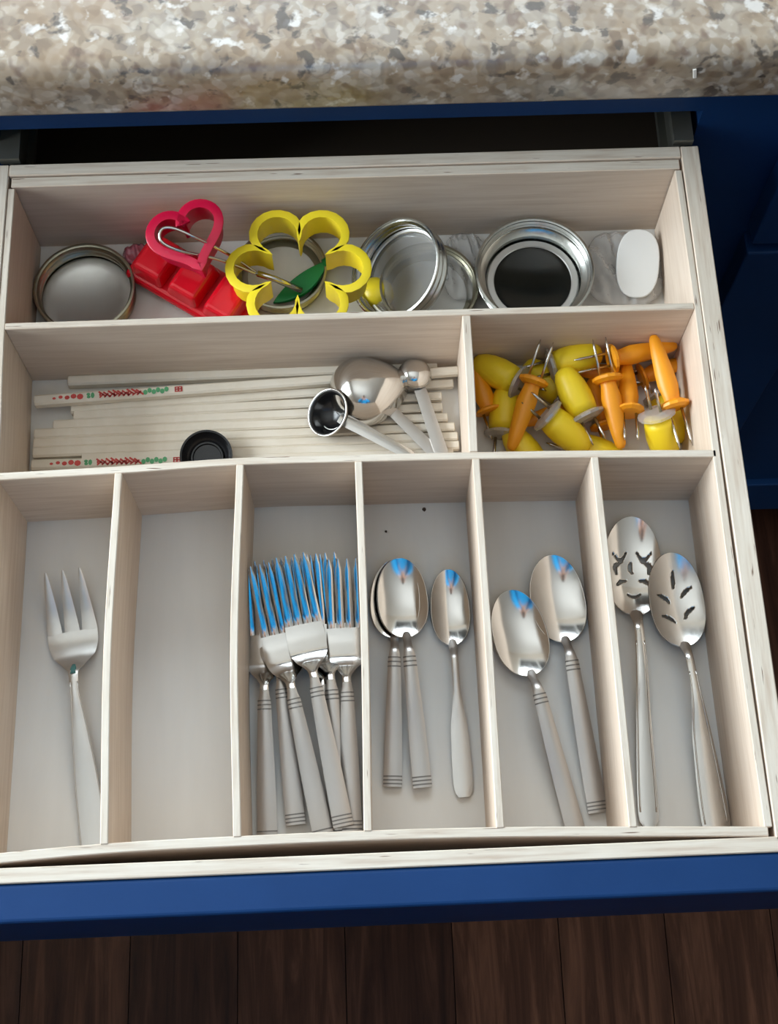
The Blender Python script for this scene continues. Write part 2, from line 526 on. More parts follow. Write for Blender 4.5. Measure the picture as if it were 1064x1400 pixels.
# slides
for s, xa, xb in ((-1, -0.13, 0.03), (1, 5.97, 6.13)):
    sl = empty('drawer_slide', T((xa + xb) / 2, 6.1, 0.5), 'grey metal drawer slide %s the open drawer, running into the dark cabinet' % ('right behind' if s > 0 else 'left behind'), 'drawer slide', 'drawer slides')
    for nm, a, b_, mm in (('rail', (-0.09, 0.0, 0.0), (0.09, 5.5, 0.08), 'slide_metal'), ('rail_web', (-0.02, 0.0, 0.08), (0.02, 5.5, 0.5), 'slide_metal'), ('rail_cap', (-0.09, 0.0, 0.5), (0.09, 5.5, 0.58), 'slide_metal')):
        bm = bmesh.new(); bx(bm, tuple(Vector(a) * W), tuple(Vector(b_) * W)); obj(nm, bm, mm, sl)

# worktop: rolled front edge, profile in (y, z) tray units extruded along x
yf = 5.925
R = 0.29
prof = [(YBK, 1.9), (yf + 0.05, 1.9), (yf + 0.015, 1.915), (yf, 1.95)]
for k in range(9):
    a = math.pi / 2 * k / 8
    prof.append((yf + 0.17 * (1 - math.cos(a)), 1.9 + 2 * R - 0.17 + 0.17 * math.sin(a)))
prof += [(YBK, 1.9 + 2 * R)]
bm = bmesh.new()
rows = [[bm.verts.new(T(xx, y, z)) for y, z in prof] for xx in [XC0 + (XC1 - XC0) * k / 6 for k in range(7)]]
for r, s in zip(rows, rows[1:]):
    for k in range(len(prof)):
        bm.faces.new((r[k], r[(k + 1) % len(prof)], s[(k + 1) % len(prof)], s[k]))
bm.faces.new(rows[0]); bm.faces.new(rows[-1][::-1])
o = tag(obj('worktop', bm, 'speckled_counter'), 'beige and grey speckled stone-look kitchen worktop with rolled front edge', 'worktop')
for f in o.data.polygons: f.use_smooth = abs(f.normal.x) < 0.5

# ------------------------------------------------------------------ the open drawer
H = 1.016
drw = empty('drawer', T(3, 0, -0.2), 'open plywood drawer with a bright blue painted front, holding the organizer', 'drawer')
def dpart(name, bm, mats):
    for v in bm.verts: v.co -= drw.location
    return bevel(obj(name, bm, None, drw, mats=mats), 0.0006, 1)
def tpath(pts): return [tuple(T(x, y))[:2] for x, y in pts]
zb, zt = T(0, 0, -0.32).z, T(0, 0, H + 0.01).z
dpart('side_panel', ribbon(tpath([(6.105, 6.076), (6.12, 3.9), (6.138, 2.5), (6.16, -0.12)]), 0.165 * W, zb, zt), ['birch_along_y', 'ply_edge_y'])
dpart('side_panel', ribbon(tpath([(-0.14, 6.076), (-0.16, 3), (-0.165, -0.12)]), 0.165 * W, zb, zt), ['birch_along_y', 'ply_edge_y'])
dpart('back_panel', ribbon(tpath([(-0.055, 6.016), (6.02, 6.016)]), 0.12 * W, zb, zt), ['birch_along_x', 'ply_edge_x'])
dpart('front_panel', ribbon(tpath([(-0.245, -0.182), (6.245, -0.148)]), 0.115 * W, zb, zt), ['birch_along_x', 'ply_edge_x'])
bm = bmesh.new(); bx(bm, tuple(T(-0.05, -0.1, -0.22)), tuple(T(6.02, 5.97, -0.1))); dpart('bottom_panel', bm, ['birch_along_x'])
bm = bmesh.new()
y_in = lambda x: -0.240 + 0.0055 * x
v = []
for x, dy in ((-0.75, 0), (6.7, 0), (6.7, -0.285), (-0.75, -0.285)):
    v.append((x, y_in(x) + dy))
lo = [bm.verts.new(T(x, y, -0.85)) for x, y in v]; hi = [bm.verts.new(T(x, y, H - 0.005)) for x, y in v]
bm.faces.new(hi); bm.faces.new(lo[::-1])
for k in range(4): bm.faces.new((lo[k], lo[(k + 1) % 4], hi[(k + 1) % 4], hi[k]))
for vv_ in bm.verts: vv_.co -= drw.location
o = bevel(obj('drawer_front', bm, 'blue_paint', drw), 0.0022, 3); o['label'] = 'bright blue painted drawer front'

# ------------------------------------------------------------------ the wooden organizer tray
tray = empty('cutlery_organizer', T(3, 0, -0.09), 'pale plywood cutlery organizer with nine compartments inside the open drawer', 'organizer')
t = 0.062
def trpart(name, bm, mats):
    for v in bm.verts: v.co -= tray.location
    return bevel(obj(name, bm, None, tray, mats=mats), 0.0005, 1)
zb, zt = T(0, 0, 0).z, T(0, 0, H).z
bm = bmesh.new(); bx(bm, tuple(T(-0.03, -0.06, -0.09)), tuple(T(6.03, 5.93, 0))); trpart('base_panel', bm, ['tray_floor'])
Y1, Y2, Y3 = 3.0927, 4.4467, 5.8351
row2 = [(-0.0, Y1 - 0.05), (1.02, Y1 - 0.022), (2.03, Y1 + 0.02), (3.01, Y1 + 0.015), (3.99, Y1 + 0.006), (4.98, Y1 - 0.012), (6.0, Y1 - 0.042)]
front = [(-0.02, -0.062), (1.014, -0.004), (2.014, 0.016), (3.0, 0.024), (4.003, 0.014), (5.007, -0.016), (6.03, -0.052)]
def ypath(tab, x):
    for a, b_ in zip(tab, tab[1:]):
        if x <= b_[0]: return a[1] + (b_[1] - a[1]) * (x - a[0]) / (b_[0] - a[0])
    return tab[-1][1]
sp = lambda pts: [tuple(T(*p))[:2] for p in smooth_path(pts)]
trpart('back_wall', ribbon(sp([(-0.03, 5.893), (3, 5.895), (6.0, 5.893)]), 0.10 * W, zb, zt), ['birch_along_x', 'ply_edge_x'])
trpart('side_wall', ribbon(sp([(-0.025, 5.83), (-0.03, 4.4), (0.0, 3.1), (0.0, 1.5), (-0.01, -0.02)]), t * W, zb, zt), ['birch_along_y', 'ply_edge_y'])
trpart('side_wall', ribbon(sp([(5.98, 5.83), (6.0, 4.4), (6.0, 3.1), (6.01, 1.5), (6.034, -0.02)]), t * W, zb, zt), ['birch_along_y', 'ply_edge_y'])
trpart('front_wall', ribbon(sp(front), 0.075 * W, zb, zt), ['birch_along_x', 'ply_edge_x'])
trpart('divider', ribbon(sp([(-0.0, Y2 - 0.005), (3, Y2 + 0.004), (5.97, Y2 - 0.005)]), t * W, zb, zt), ['birch_along_x', 'ply_edge_x'])
trpart('divider', ribbon(sp(row2), 0.066 * W, zb, zt), ['birch_along_x', 'ply_edge_x'])
trpart('divider', ribbon(sp([(3.985, Y2 - 0.03), (3.985, 3.8), (3.975, Y1 + 0.04)]), 0.072 * W, zb, zt), ['birch_along_y', 'ply_edge_y'])
DIV = {}
for xb, xm, xf in ((1.0242, 0.985, 1.0139), (2.03, 1.985, 2.014), (3.0125, 3.02, 2.9996), (3.99, 4.0, 4.003), (4.98, 5.0, 5.007)):
    trpart('divider', ribbon(sp([(xb, ypath(row2, xb) - 0.03), (xm, 1.55), (xf, ypath(front, xf) + 0.03)]), t * W, zb, zt + 0.0006), ['birch_along_y', 'ply_edge_y'])


# ------------------------------------------------------------------ cutlery builders
# local frame of every piece: +Y runs from the handle's end (y = 0) to the tip (y = L), z = 0 is the surface it lies on
def sweep(bm, st, xoff=None, crown=0.25, n=4):
    """closed bar through stations (y, half width, z of underside, thickness)"""
    rings = []
    for y, hw, z, th in st:
        cx = xoff(y) if xoff else 0.0
        top = []
        for k in range(n + 1):
            u = -1 + 2 * k / n
            top.append((cx + u * hw, z + th * (0.72 + 0.28 * (1 - abs(u) ** 3)) ))
        ring = [bm.verts.new((a, y, b_)) for a, b_ in top] + [bm.verts.new((cx + u * hw * 0.92, y, z)) for u in (1, 0, -1)]
        rings.append(ring)
    m = len(rings[0])
    for a, b_ in zip(rings, rings[1:]):
        for k in range(m):
            bm.faces.new((a[k], a[(k + 1) % m], b_[(k + 1) % m], b_[k]))
    bm.faces.new(rings[0]); bm.faces.new(rings[-1][::-1])

def stations(tab, y0, y1, n):
    return [(y, *lerp_tab(tab, y)) for y in [y0 + (y1 - y0) * k / n for k in range(n + 1)]]

def sharp(o, ang=35):
    for p in o.data.polygons: p.use_smooth = True
    o.data.set_sharp_from_angle(angle=math.radians(ang))
    return o

def bands(parent, tab, ys, mname, w=0.0011, lift=0.0005):
    """raised ridges across a handle"""
    for y in ys:
        hw, z, th = lerp_tab(tab, y)
        bm = bmesh.new()
        sweep(bm, [(y - w * 1.2, hw * 0.98, z, th * 0.9), (y - w, hw + lift, z - lift, th + 2 * lift), (y + w, hw + lift, z - lift, th + 2 * lift), (y + w * 1.2, hw * 0.98, z, th * 0.9)])
        sharp(obj('ridge', bm, mname, parent))

def grooves(parent, tab, ys, w=0.0005, lift=0.0001):
    for y in ys:
        hw, z, th = lerp_tab(tab, y)
        bm = bmesh.new()
        sweep(bm, [(y - w, hw + lift, z - lift, th + 2 * lift), (y + w, hw + lift, z - lift, th + 2 * lift)])
        obj('groove', bm, 'groove_dark', parent)

def make_fork():
    L = 0.195
    root = bpy.data.objects.new('dinner_fork', None); COL.objects.link(root)
    tab = [(0.0, 0.0072, 0.0012, 0.0026), (0.045, 0.0064, 0.0062, 0.0028), (0.088, 0.0050, 0.0115, 0.0034), (0.098, 0.0046, 0.0122, 0.0036),
           (0.103, 0.0033, 0.0122, 0.0034), (0.109, 0.0031, 0.0110, 0.0030), (0.1145, 0.0056, 0.0078, 0.0022), (0.121, 0.0108, 0.0036, 0.0018),
           (0.129, 0.0138, 0.0008, 0.0017), (0.138, 0.0142, 0.0004, 0.0017), (0.149, 0.0138, 0.0022, 0.0016), (0.160, 0.0135, 0.0072, 0.0015), (0.175, 0.0130, 0.0158, 0.0014), (0.195, 0.0124, 0.0265, 0.0012)]
    hb = bmesh.new(); sweep(hb, stations(tab, 0.0, 0.1055, 26))
    h = sharp(obj('handle', hb, 'steel_satin', root))
    grooves(h, tab, (0.0915, 0.0945, 0.0975)); grooves(h, tab, (0.0022, 0.0048, 0.0074))
    bm = bmesh.new(); sweep(bm, stations(tab, 0.1055, 0.149, 26), n=6)
    sharp(obj('head', bm, 'steel_fork', root))
    for k in range(4):
        c0 = -0.01065 + k * 0.0071
        st = []
        for j in range(15):
            y = 0.1488 + (L - 0.1488) * j / 14
            hw, z, th = lerp_tab(tab, y)
            f = j / 14
            w = 0.0031 - 0.0010 * f
            if j == 14: w = 0.0006
            if j == 13: w = 0.0015
            st.append((y, w, z, th))
        bm = bmesh.new(); sweep(bm, st, xoff=lambda y, c=c0: c * (1 - 0.06 * (y - 0.1488) / 0.046))
        sharp(obj('tine', bm, 'steel_fork', root))
    root['L'] = L
    return root

def make_serving_fork():
    L = 0.222
    root = bpy.data.objects.new('serving_fork', None); COL.objects.link(root)
    tab = [(0.0, 0.0088, 0.0008, 0.0022), (0.006, 0.0104, 0.0010, 0.0022), (0.05, 0.0094, 0.0050, 0.0024), (0.10, 0.0058, 0.0125, 0.0028), (0.128, 0.0034, 0.0165, 0.0034),
           (0.139, 0.0038, 0.0150, 0.0030), (0.147, 0.0092, 0.0085, 0.0022), (0.157, 0.0168, 0.0030, 0.0018), (0.170, 0.0196, 0.0004, 0.0017),
           (0.184, 0.0190, 0.0030, 0.0016), (0.205, 0.0176, 0.0110, 0.0014), (0.222, 0.0164, 0.0180, 0.0012)]
    bm = bmesh.new(); sweep(bm, stations(tab, 0.0, 0.137, 30))
    h = sharp(obj('handle', bm, 'steel_worn', root))
    for s in (-1, 1):     # raised rim along the handle edges
        bm = bmesh.new(); pts = []
        for k in range(24):
            y = 0.006 + 0.125 * k / 23; hw, z, th = lerp_tab(tab, y); pts.append((s * (hw - 0.0006), y, z + th * 0.8))
        tube(bm, pts, 0.00055, 6); obj('rim_bead', bm, 'steel_worn', h, smooth=True)
    bm = bmesh.new(); sweep(bm, stations(tab, 0.137, 0.176, 22), n=6)
    hd = sharp(obj('head', bm, 'steel_worn', root))
    bm = bmesh.new(); sweep(bm, [(0.138, 0.0022, 0.0157, 0.0035), (0.142, 0.0028, 0.0130, 0.0035), (0.147, 0.0012, 0.0090, 0.0027)]); obj('tarnish', bm, 'verdigris', hd, smooth=True)
    for k in (-1, 0, 1):
        st = []
        for j in range(17):
            f = j / 16; y = 0.1755 + (L - 0.1755) * f
            hw, z, th = lerp_tab(tab, y)
            w = 0.0054 * (1 - f) ** 0.7 + 0.0006
            st.append((y, w, z, th))
        bm = bmesh.new(); sweep(bm, st, xoff=lambda y, k=k: k * (0.0138 - 0.0004 * (y - 0.1755) / 0.046))
        sharp(obj('tine', bm, 'steel_worn', root))
    root['L'] = L
    return root

def bowl_surface(a, b_, depth, y0, rim_tab, slots=None, ny=40, nx=24, egg=0.05, power=1.0):
    """open bowl sheet, half length a, half width b_, centre at y0"""
    bm = bmesh.new(); rows = []
    for i in range(ny + 1):
        sg = -math.cos(math.pi * i / ny)
        y = y0 + a * sg
        hw = b_ * max(0.0, 1 - abs(sg) ** 2.35) ** 0.5 * (1 - egg * sg)
        hw = max(hw, 0.0004)
        row = []
        for k in range(nx + 1):
            u = -1 + 2 * k / nx
            u = math.sin(u * math.pi / 2)
            q = (1 - sg * sg) * (1 - u * u)
            z = lerp_tab(rim_tab, sg)[0] - depth * q ** power
            row.append(bm.verts.new((u * hw, y, z)))
        rows.append(row)
    for r, s_ in zip(rows, rows[1:]):
        for k in range(nx):
            bm.faces.new((r[k], r[k + 1], s_[k + 1], s_[k]))
    if slots:
        dead = []
        for f in bm.faces:
            c = f.calc_center_median()
            if any(t_(c.x, c.y - y0) for t_ in slots): dead.append(f)
        bmesh.ops.delete(bm, geom=dead, context='FACES')
    return bm

def solid(o, th, sub=1):
    md = o.modifiers.new('thickness', 'SOLIDIFY'); md.thickness = th; md.offset = 0
    if sub:
        sd = o.modifiers.new('smooth', 'SUBSURF'); sd.levels = sub; sd.render_levels = sub
    return o

def make_spoon(name, L, a, b_, depth, end_hw, band_hw, neck, mat_b='steel_polished', mat_h='steel_satin', style='banded', slots=None, fine=False, egg=0.05):
    root = bpy.data.objects.new(name, None); COL.objects.link(root)
    yb = L - a                                   # bowl centre
    zr = depth + 0.0008                          # rim height
    yn = yb - a                                  # where the bowl meets the neck
    if style == 'banded':
        tab = [(0.0, end_hw, 0.0006, 0.0024), (0.3 * yn, end_hw * 0.94, 0.004, 0.0026), (yn - 0.024, band_hw * 1.05, 0.0105 + 0.2 * depth, 0.0034), (yn - 0.016, band_hw, 0.0112 + 0.2 * depth, 0.0036),
               (yn - 0.011, neck * 1.25, 0.0112 + 0.2 * depth, 0.0034), (yn - 0.003, neck, zr + 0.0010, 0.0030), (yn + 0.006, neck * 1.5, zr - 0.0034, 0.0022)]
    elif style == 'fiddle':
        tab = [(0.0, end_hw * 0.55, 0.0006, 0.0018), (0.003, end_hw * 0.85, 0.0006, 0.0020), (0.010, end_hw, 0.0010, 0.0020), (0.045, end_hw * 0.86, 0.0040, 0.0020), (0.060, end_hw * 0.55, 0.0062, 0.0022),
               (0.072, neck * 1.05, 0.0080, 0.0026), (yn - 0.010, neck, 0.0112, 0.0030), (yn - 0.004, neck * 1.15, zr + 0.0014, 0.0028), (yn + 0.006, neck * 1.6, zr - 0.0030, 0.0020)]
    else:
        tab = [(0.0, end_hw * 0.5, 0.0006, 0.0020), (0.004, end_hw * 0.9, 0.0006, 0.0022), (0.012, end_hw, 0.0010, 0.0022), (0.5 * yn, end_hw * 0.72, 0.0062, 0.0024), (yn - 0.03, neck * 1.15, 0.0125, 0.0032),
               (yn - 0.010, neck, zr + 0.0050, 0.0034), (yn - 0.003, neck * 1.2, zr + 0.0010, 0.0030), (yn + 0.006, neck * 1.9, zr - 0.0034, 0.0020)]
    bm = bmesh.new(); sweep(bm, stations(tab, 0.0, yn + 0.005, 34))
    h = sharp(obj('handle', bm, mat_h, root))
    if style == 'banded':
        grooves(h, tab, (yn - 0.0215, yn - 0.0185, yn - 0.0155)); grooves(h, tab, (0.0020, 0.0044, 0.0068))
    if style == 'beaded':
        for s in (-1, 1):
            bm = bmesh.new(); pts = []
            for k in range(30):
                y = 0.010 + (yn - 0.030) * k / 29; hw, z, th = lerp_tab(tab, y); pts.append((s * (hw * 0.78), y, z + th * 0.86))
            tube(bm, pts, 0.0006, 6); obj('rim_bead', bm, mat_h, h, smooth=True)
    rim = [(-1.0, zr + 0.0004), (-0.5, zr), (0.3, zr + 0.0018), (1.0, zr + 0.0058)]
    bm = bowl_surface(a, b_, depth, yb, rim, slots, *((120, 72) if fine else (36, 20)), egg=egg)
    solid(obj('bowl', bm, mat_b, root, smooth=True), 0.0013, 0 if fine else 1)
    root['L'] = L
    return root

def lay(root, tip, end, z=0.0, roll=0.0, pitch=0.0, ztip=0.009):
    """lay a piece down so that its tip and handle end fall on two photo pixels"""
    A = pw(tip[0], tip[1], z + ztip); B = pw(end[0], end[1], z + 0.002)
    d = Vector((A.x - B.x, A.y - B.y, 0))
    root.location = (B.x, B.y, Z0 + z + 0.0004)
    root.scale = (d.length / root['L'],) * 3
    root.rotation_mode = 'ZXY'
    root.rotation_euler = (pitch, roll, math.atan2(-d.x, d.y))
    return root

# ---- compartment 1: the serving fork
sf = make_serving_fork()
lay(sf, (84, 778), (131, 1172), ztip=0.018)
tag(sf, 'worn steel serving fork with three wide tines, alone in the leftmost compartment', 'fork')

# ---- compartment 3: seven dinner forks in a heap
fk = make_fork()
forks = [  # tip px, end px, lift, pitch, label
    ((357, 772), (366, 1152), 0.0, 0.0, 'banded steel dinner fork at the far left bottom of the fork heap'),
    ((366, 764), (405, 1128), 0.0004, 0.0, 'banded steel dinner fork second from the left in the heap, handle end fully visible'),
    ((418, 760), (467, 1152), 0.0012, 0.0, 'banded steel dinner fork mostly buried under the topmost fork'),
    ((438, 756), (470, 1140), 0.0045, 0.0, 'banded steel dinner fork in the back of the heap, head hidden between two forks'),
    ((361, 770), (444, 1150), 0.0085, 0.0, 'banded steel dinner fork on the upper left of the heap, its wide shoulder showing'),
    ((468, 763), (482, 1138), 0.0065, 0.0, 'dull banded dinner fork at the right of the heap against the divider'),
    ((396, 758), (470, 1130), 0.0150, 0.0, 'topmost banded steel dinner fork reflecting blue, lying across the heap'),
]
for i, (a, b_, z, pt, lab) in enumerate(forks):
    o = fk if i == 0 else copy_tree(fk)
    lay(o, a, b_, z, pitch=pt, ztip=0.025)
    tag(o, lab, 'fork', 'dinner forks in the third compartment')

# ---- compartment 4
ts = make_spoon('banded_teaspoon', 0.155, 0.0275, 0.0172, 0.0044, 0.0062, 0.0042, 0.0026)
lay(ts, (541, 766), (537, 1076), 0.0)
tag(ts, 'banded teaspoon under its twin, handle end pointing to the left', 'spoon', 'pair of nested teaspoons')
ts2 = copy_tree(ts); lay(ts2, (545, 764), (578, 1077), 0.0018)
tag(ts2, 'banded teaspoon nested on top of its twin, handle splayed to the right', 'spoon', 'pair of nested teaspoons')
ps = make_spoon('plain_teaspoon', 0.155, 0.0265, 0.0136, 0.0040, 0.0066, 0.0, 0.0024, style='fiddle', mat_h='steel_worn')
lay(ps, (612, 779), (635, 1090))
tag(ps, 'plain teaspoon with a smooth paddle-shaped handle, right of the nested pair', 'spoon')
# ---- compartment 5
bs = make_spoon('banded_tablespoon', 0.178, 0.0310, 0.0192, 0.0050, 0.0066, 0.0045, 0.0028)
lay(bs, (752, 760), (818, 1111))
tag(bs, 'large banded spoon reflecting a blue shirt, higher of the two in its compartment', 'spoon', 'large banded spoons')
bs2 = copy_tree(bs); lay(bs2, (695, 808), (792, 1152), 0.0006)
tag(bs2, 'large banded spoon tucked against the divider, lower of the two in its compartment', 'spoon', 'large banded spoons')
# ---- compartment 6: slotted spoons
def seg_slot(x0, y0, x1, y1, hw, bend=0.0):
    def f(x, y):
        dx, dy = x1 - x0, y1 - y0; l2 = dx * dx + dy * dy
        t_ = max(0, min(1, ((x - x0) * dx + (y - y0) * dy) / l2))
        off = bend * 4 * t_ * (1 - t_); ln = math.sqrt(l2)
        cx, cy = x0 + dx * t_ - dy / ln * off, y0 + dy * t_ + dx / ln * off
        taper = hw * (0.45 + 0.55 * math.sin(math.pi * min(1, max(0, t_))))
        return (x - cx) ** 2 + (y - cy) ** 2 < taper * taper
    return f
petal = [seg_slot(0.0, 0.010, 0.001, 0.022, 0.0013), seg_slot(-0.0125, 0.006, -0.0045, 0.000, 0.0013, 0.001), seg_slot(-0.0115, -0.010, -0.003, -0.015, 0.0013, 0.0012),
         seg_slot(0.0050, 0.003, 0.0125, 0.009, 0.0013, 0.001), seg_slot(0.0050, -0.013, 0.0125, -0.006, 0.0013, 0.0014)]
sl1 = make_spoon('slotted_spoon', 0.205, 0.0350, 0.0200, 0.0058, 0.0100, 0.0, 0.0028, mat_b='steel_head', mat_h='steel_head', style='beaded', slots=petal, fine=True, egg=0.04)
lay(sl1, (915, 757), (983, 1146), 0.0030)
tag(sl1, 'slotted serving spoon with five petal slots, lying on top at the far right', 'spoon')
scroll = [seg_slot(-0.013, 0.010, -0.004, 0.011, 0.0016, -0.005), seg_slot(0.004, 0.011, 0.013, 0.010, 0.0016, -0.005), seg_slot(-0.0115, -0.004, -0.0085, 0.004, 0.0014, 0.002), seg_slot(0.0085, 0.004, 0.0115, -0.004, 0.0014, 0.002),
          seg_slot(0.0, -0.003, -0.001, 0.004, 0.0014, 0.001), seg_slot(-0.011, -0.012, -0.005, -0.009, 0.0012, 0.001), seg_slot(0.005, -0.009, 0.011, -0.012, 0.0012, 0.001), seg_slot(-0.004, -0.019, 0.004, -0.019, 0.0011, -0.002)]
sl2 = make_spoon('scroll_slotted_spoon', 0.212, 0.0350, 0.0200, 0.0054, 0.0068, 0.0, 0.0032, mat_b='steel_polished', mat_h='steel_head', style='beaded', slots=scroll, fine=True, egg=0.03)
lay(sl2, (862, 708), (888, 1132), 0.0)
tag(sl2, 'slotted serving spoon with scroll cut-outs, half hidden by the divider and the spoon above it', 'spoon')
# crumbs
def crumb(u, v, r, lab, m='crumb_brown', z=0.0):
    bm = bmesh.new(); bmesh.ops.create_icosphere(bm, subdivisions=2, radius=r)
    for vv_ in bm.verts: vv_.co *= random.uniform(0.75, 1.2); vv_.co.z *= 0.6
    o = obj('crumb', bm, m, smooth=True); o.location = pw(u, v, z) + Vector((0, 0, r * 0.5))
    tag(o, lab, 'crumb')
crumb(580, 697, 0.0013, 'larger dark crumb on the pale floor above the teaspoons')
crumb(528, 727, 0.0008, 'tiny dark crumb above the nested teaspoons')

bm = bmesh.new(); bx(bm, (-0.0011, -0.0006, -0.0042), (0.0011, 0.0004, 0.0042))
o = bevel(obj('white_fleck', bm, 'crumb_white'), 0.0004, 2); o.location = T(5.88, 5.922, 2.254); o.rotation_euler = (0, -0.22, 0)
tag(o, 'small white fleck stuck on the front edge of the worktop', 'fleck')

# ------------------------------------------------------------------ chopsticks
def make_stick(L, hw=0.0038, taper=0.78):
    bm = bmesh.new(); rings = []
    for y in (0.0, 0.0006, L * 0.5, L - 0.0006, L):
        w = hw * (1 - (1 - taper) * y / L) * (0.85 if y in (0.0, L) else 1)
        c = w * 0.35
        rings.append([bm.verts.new((a, y, b_ + hw)) for a, b_ in ((-w, -w + c), (-w + c, -w), (w - c, -w), (w, -w + c), (w, w - c), (w - c, w), (-w + c, w), (-w, w - c))])
    for a, b_ in zip(rings, rings[1:]):
        for k in range(8): bm.faces.new((a[k], a[(k + 1) % 8], b_[(k + 1) % 8], b_[k]))
    bm.faces.new(rings[0]); bm.faces.new(rings[-1][::-1])
    return obj('stick', bm, 'bamboo')

def add_print(root, L, hw):
    """red and green printed figures on the upper face, near the thick end"""
    random.seed(3)
    def flat(nm, shapes, m):
        bm = bmesh.new()
        for poly in shapes:
            lo_ = [bm.verts.new((x, y, 2 * hw + 0.00002)) for x, y in poly]; hi_ = [bm.verts.new((x, y, 2 * hw + 0.0001)) for x, y in poly]
            bm.faces.new(hi_)
            for k in range(len(poly)): bm.faces.new((lo_[k], lo_[(k + 1) % len(poly)], hi_[(k + 1) % len(poly)], hi_[k]))
        obj(nm, bm, m, root)
    def disc(x, y, rx, ry, n=8): return [(x + rx * math.cos(2 * math.pi * k / n), y + ry * math.sin(2 * math.pi * k / n)) for k in range(n)]
    def stroke(x0, y0, x1, y1, w):
        d = Vector((x1 - x0, y1 - y0)).normalized(); n_ = Vector((-d.y, d.x)) * w
        return [(x0 + n_.x, y0 + n_.y), (x1 + n_.x, y1 + n_.y), (x1 - n_.x, y1 - n_.y), (x0 - n_.x, y0 - n_.y)]
    y = 0.0135
    flat('red_dots', [disc(0.0003 * (-1) ** k, y + k * 0.0043, 0.0009 + 0.0003 * k, 0.0012 + 0.00025 * k) for k in range(5)], 'print_red')
    y = 0.0350
    flat('green_character', [disc(-0.0009, y + 0.0012, 0.0011, 0.0013), disc(0.0010, y + 0.0014, 0.0011, 0.0013), disc(0, y + 0.0040, 0.0021, 0.0013)], 'print_green')
    y = 0.0430; sh = []
    for k in range(9):
        yy = y + k * 0.0031
        q_ = 0.0005 * math.sin(k * 1.7); sh.append(stroke(-0.0023 + q_, yy, 0.0016 + q_, yy + 0.0050, 0.0006)); sh.append(stroke(0.0022, yy + 0.0006, -0.0004 - q_, yy + 0.0034, 0.0005))
        if k % 3 == 0: sh.append(disc(0.0, yy + 0.001, 0.0013, 0.0007))
    flat('red_script', sh, 'print_red')
    y = 0.0740
    flat('green_character', [disc((-1) ** k * 0.0006, y + k * 0.0028, 0.0019, 0.0015) for k in range(6)], 'print_green')
    y = 0.0935
    flat('red_character', [stroke(-0.0016, y, -0.0016, y + 0.005, 0.0003), stroke(0.0016, y, 0.0016, y + 0.005, 0.0003), stroke(-0.0016, y + 0.0004, 0.0016, y + 0.0004, 0.0004), stroke(-0.0016, y + 0.0024, 0.0016, y + 0.0024, 0.0005), stroke(-0.0016, y + 0.0046, 0.0016, y + 0.0046, 0.0005), stroke(0, y, 0, y + 0.005, 0.0004)], 'print_red')

sticks = [  # left end px, right end px, height, printed, label
    ((93, 521), (598, 500), 0.0, 0, 'plain bamboo chopstick lying farthest back, along the rear divider'),
    ((47, 548), (627, 506), 0.0068, 1, 'bamboo chopstick with red and green print, lying slanted at the back'),
    ((97, 559), (620, 523), 0.0, 0, 'plain bamboo chopstick just in front of the slanted printed one'),
    ((101, 569), (604, 541), 0.0, 0, 'plain bamboo chopstick, fourth counting from the back'),
    ((73, 582), (605, 556), 0.0, 0, 'plain bamboo chopstick, fifth counting from the back'),
    ((47, 594), (612, 570), 0.0, 0, 'plain bamboo chopstick, sixth counting from the back'),
    ((46, 607), (622, 583), 0.0, 0, 'plain bamboo chopstick, seventh counting from the back'),
    ((45, 619), (626, 596), 0.0, 0, 'plain bamboo chopstick, eighth counting from the back'),
    ((112, 627), (628, 608), 0.0, 0, 'plain bamboo chopstick, set back from the left, ninth counting from the back'),
    ((43, 636), (620, 619), 0.0, 1, 'bamboo chopstick with red and green print, nearest the front divider'),
]
for a, b_, z, pr, lab in sticks:
    A, B = pw(*a, z + 0.006), pw(*b_, z + 0.006)
    d = Vector((B.x - A.x, B.y - A.y, 0)); L = d.length
    root = empty('chopstick', (A.x, A.y, Z0 + z + 0.0004), lab, 'chopstick', 'bamboo chopsticks')
    root.rotation_euler = (0, 0, math.atan2(-d.x, d.y))
    st = make_stick(L); st.parent = root
    if pr: add_print(root, L, 0.0038)

# ------------------------------------------------------------------ measuring spoons on the chopsticks
def frame(o, pos, ydir, up=(0, 0, 1)):
    """orient local +Y along ydir with local +Z near up"""
    y = Vector(ydir).normalized(); z = Vector(up); z = (z - y * z.dot(y)).normalized(); x = y.cross(z)
    o.matrix_world = Matrix.Translation(pos) @ Matrix((x, y, z)).transposed().to_4x4()
    return o

def dome(Rx, hgt, nr=14, nt=40, point=0.0, rim=0.0, power=0.5):
    """hollow dome opening downwards, z from 0 (rim) to hgt; point > 0 pulls out a lip towards +X"""
    bm = bmesh.new(); rings = []
    for i in range(nr + 1):
        q = i / nr
        if i == 0: rings.append([bm.verts.new((0, 0, hgt))]); continue
        ring = []
        for k in range(nt):
            th = 2 * math.pi * k / nt
            dth = math.atan2(math.sin(th), math.cos(th))
            r = Rx * (1 + point * math.exp(-(abs(dth) / 0.5) ** 1.6)) * q
            ring.append(bm.verts.new((r * math.cos(th), r * math.sin(th), hgt * (1 - q ** 2.4) ** 0.62)))
        rings.append(ring)
    if rim:
        ring = [bm.verts.new((v.co.x * (1 + rim), v.co.y * (1 + rim), -0.0003)) for v in rings[-1]]
        rings.append(ring)
    for a, b_ in zip(rings, rings[1:]):
        for k in range(nt):
            if len(a) == 1: bm.faces.new((a[0], b_[k], b_[(k + 1) % nt]))
            else: bm.faces.new((a[k], b_[k], b_[(k + 1) % nt], a[(k + 1) % nt]))
    return bm

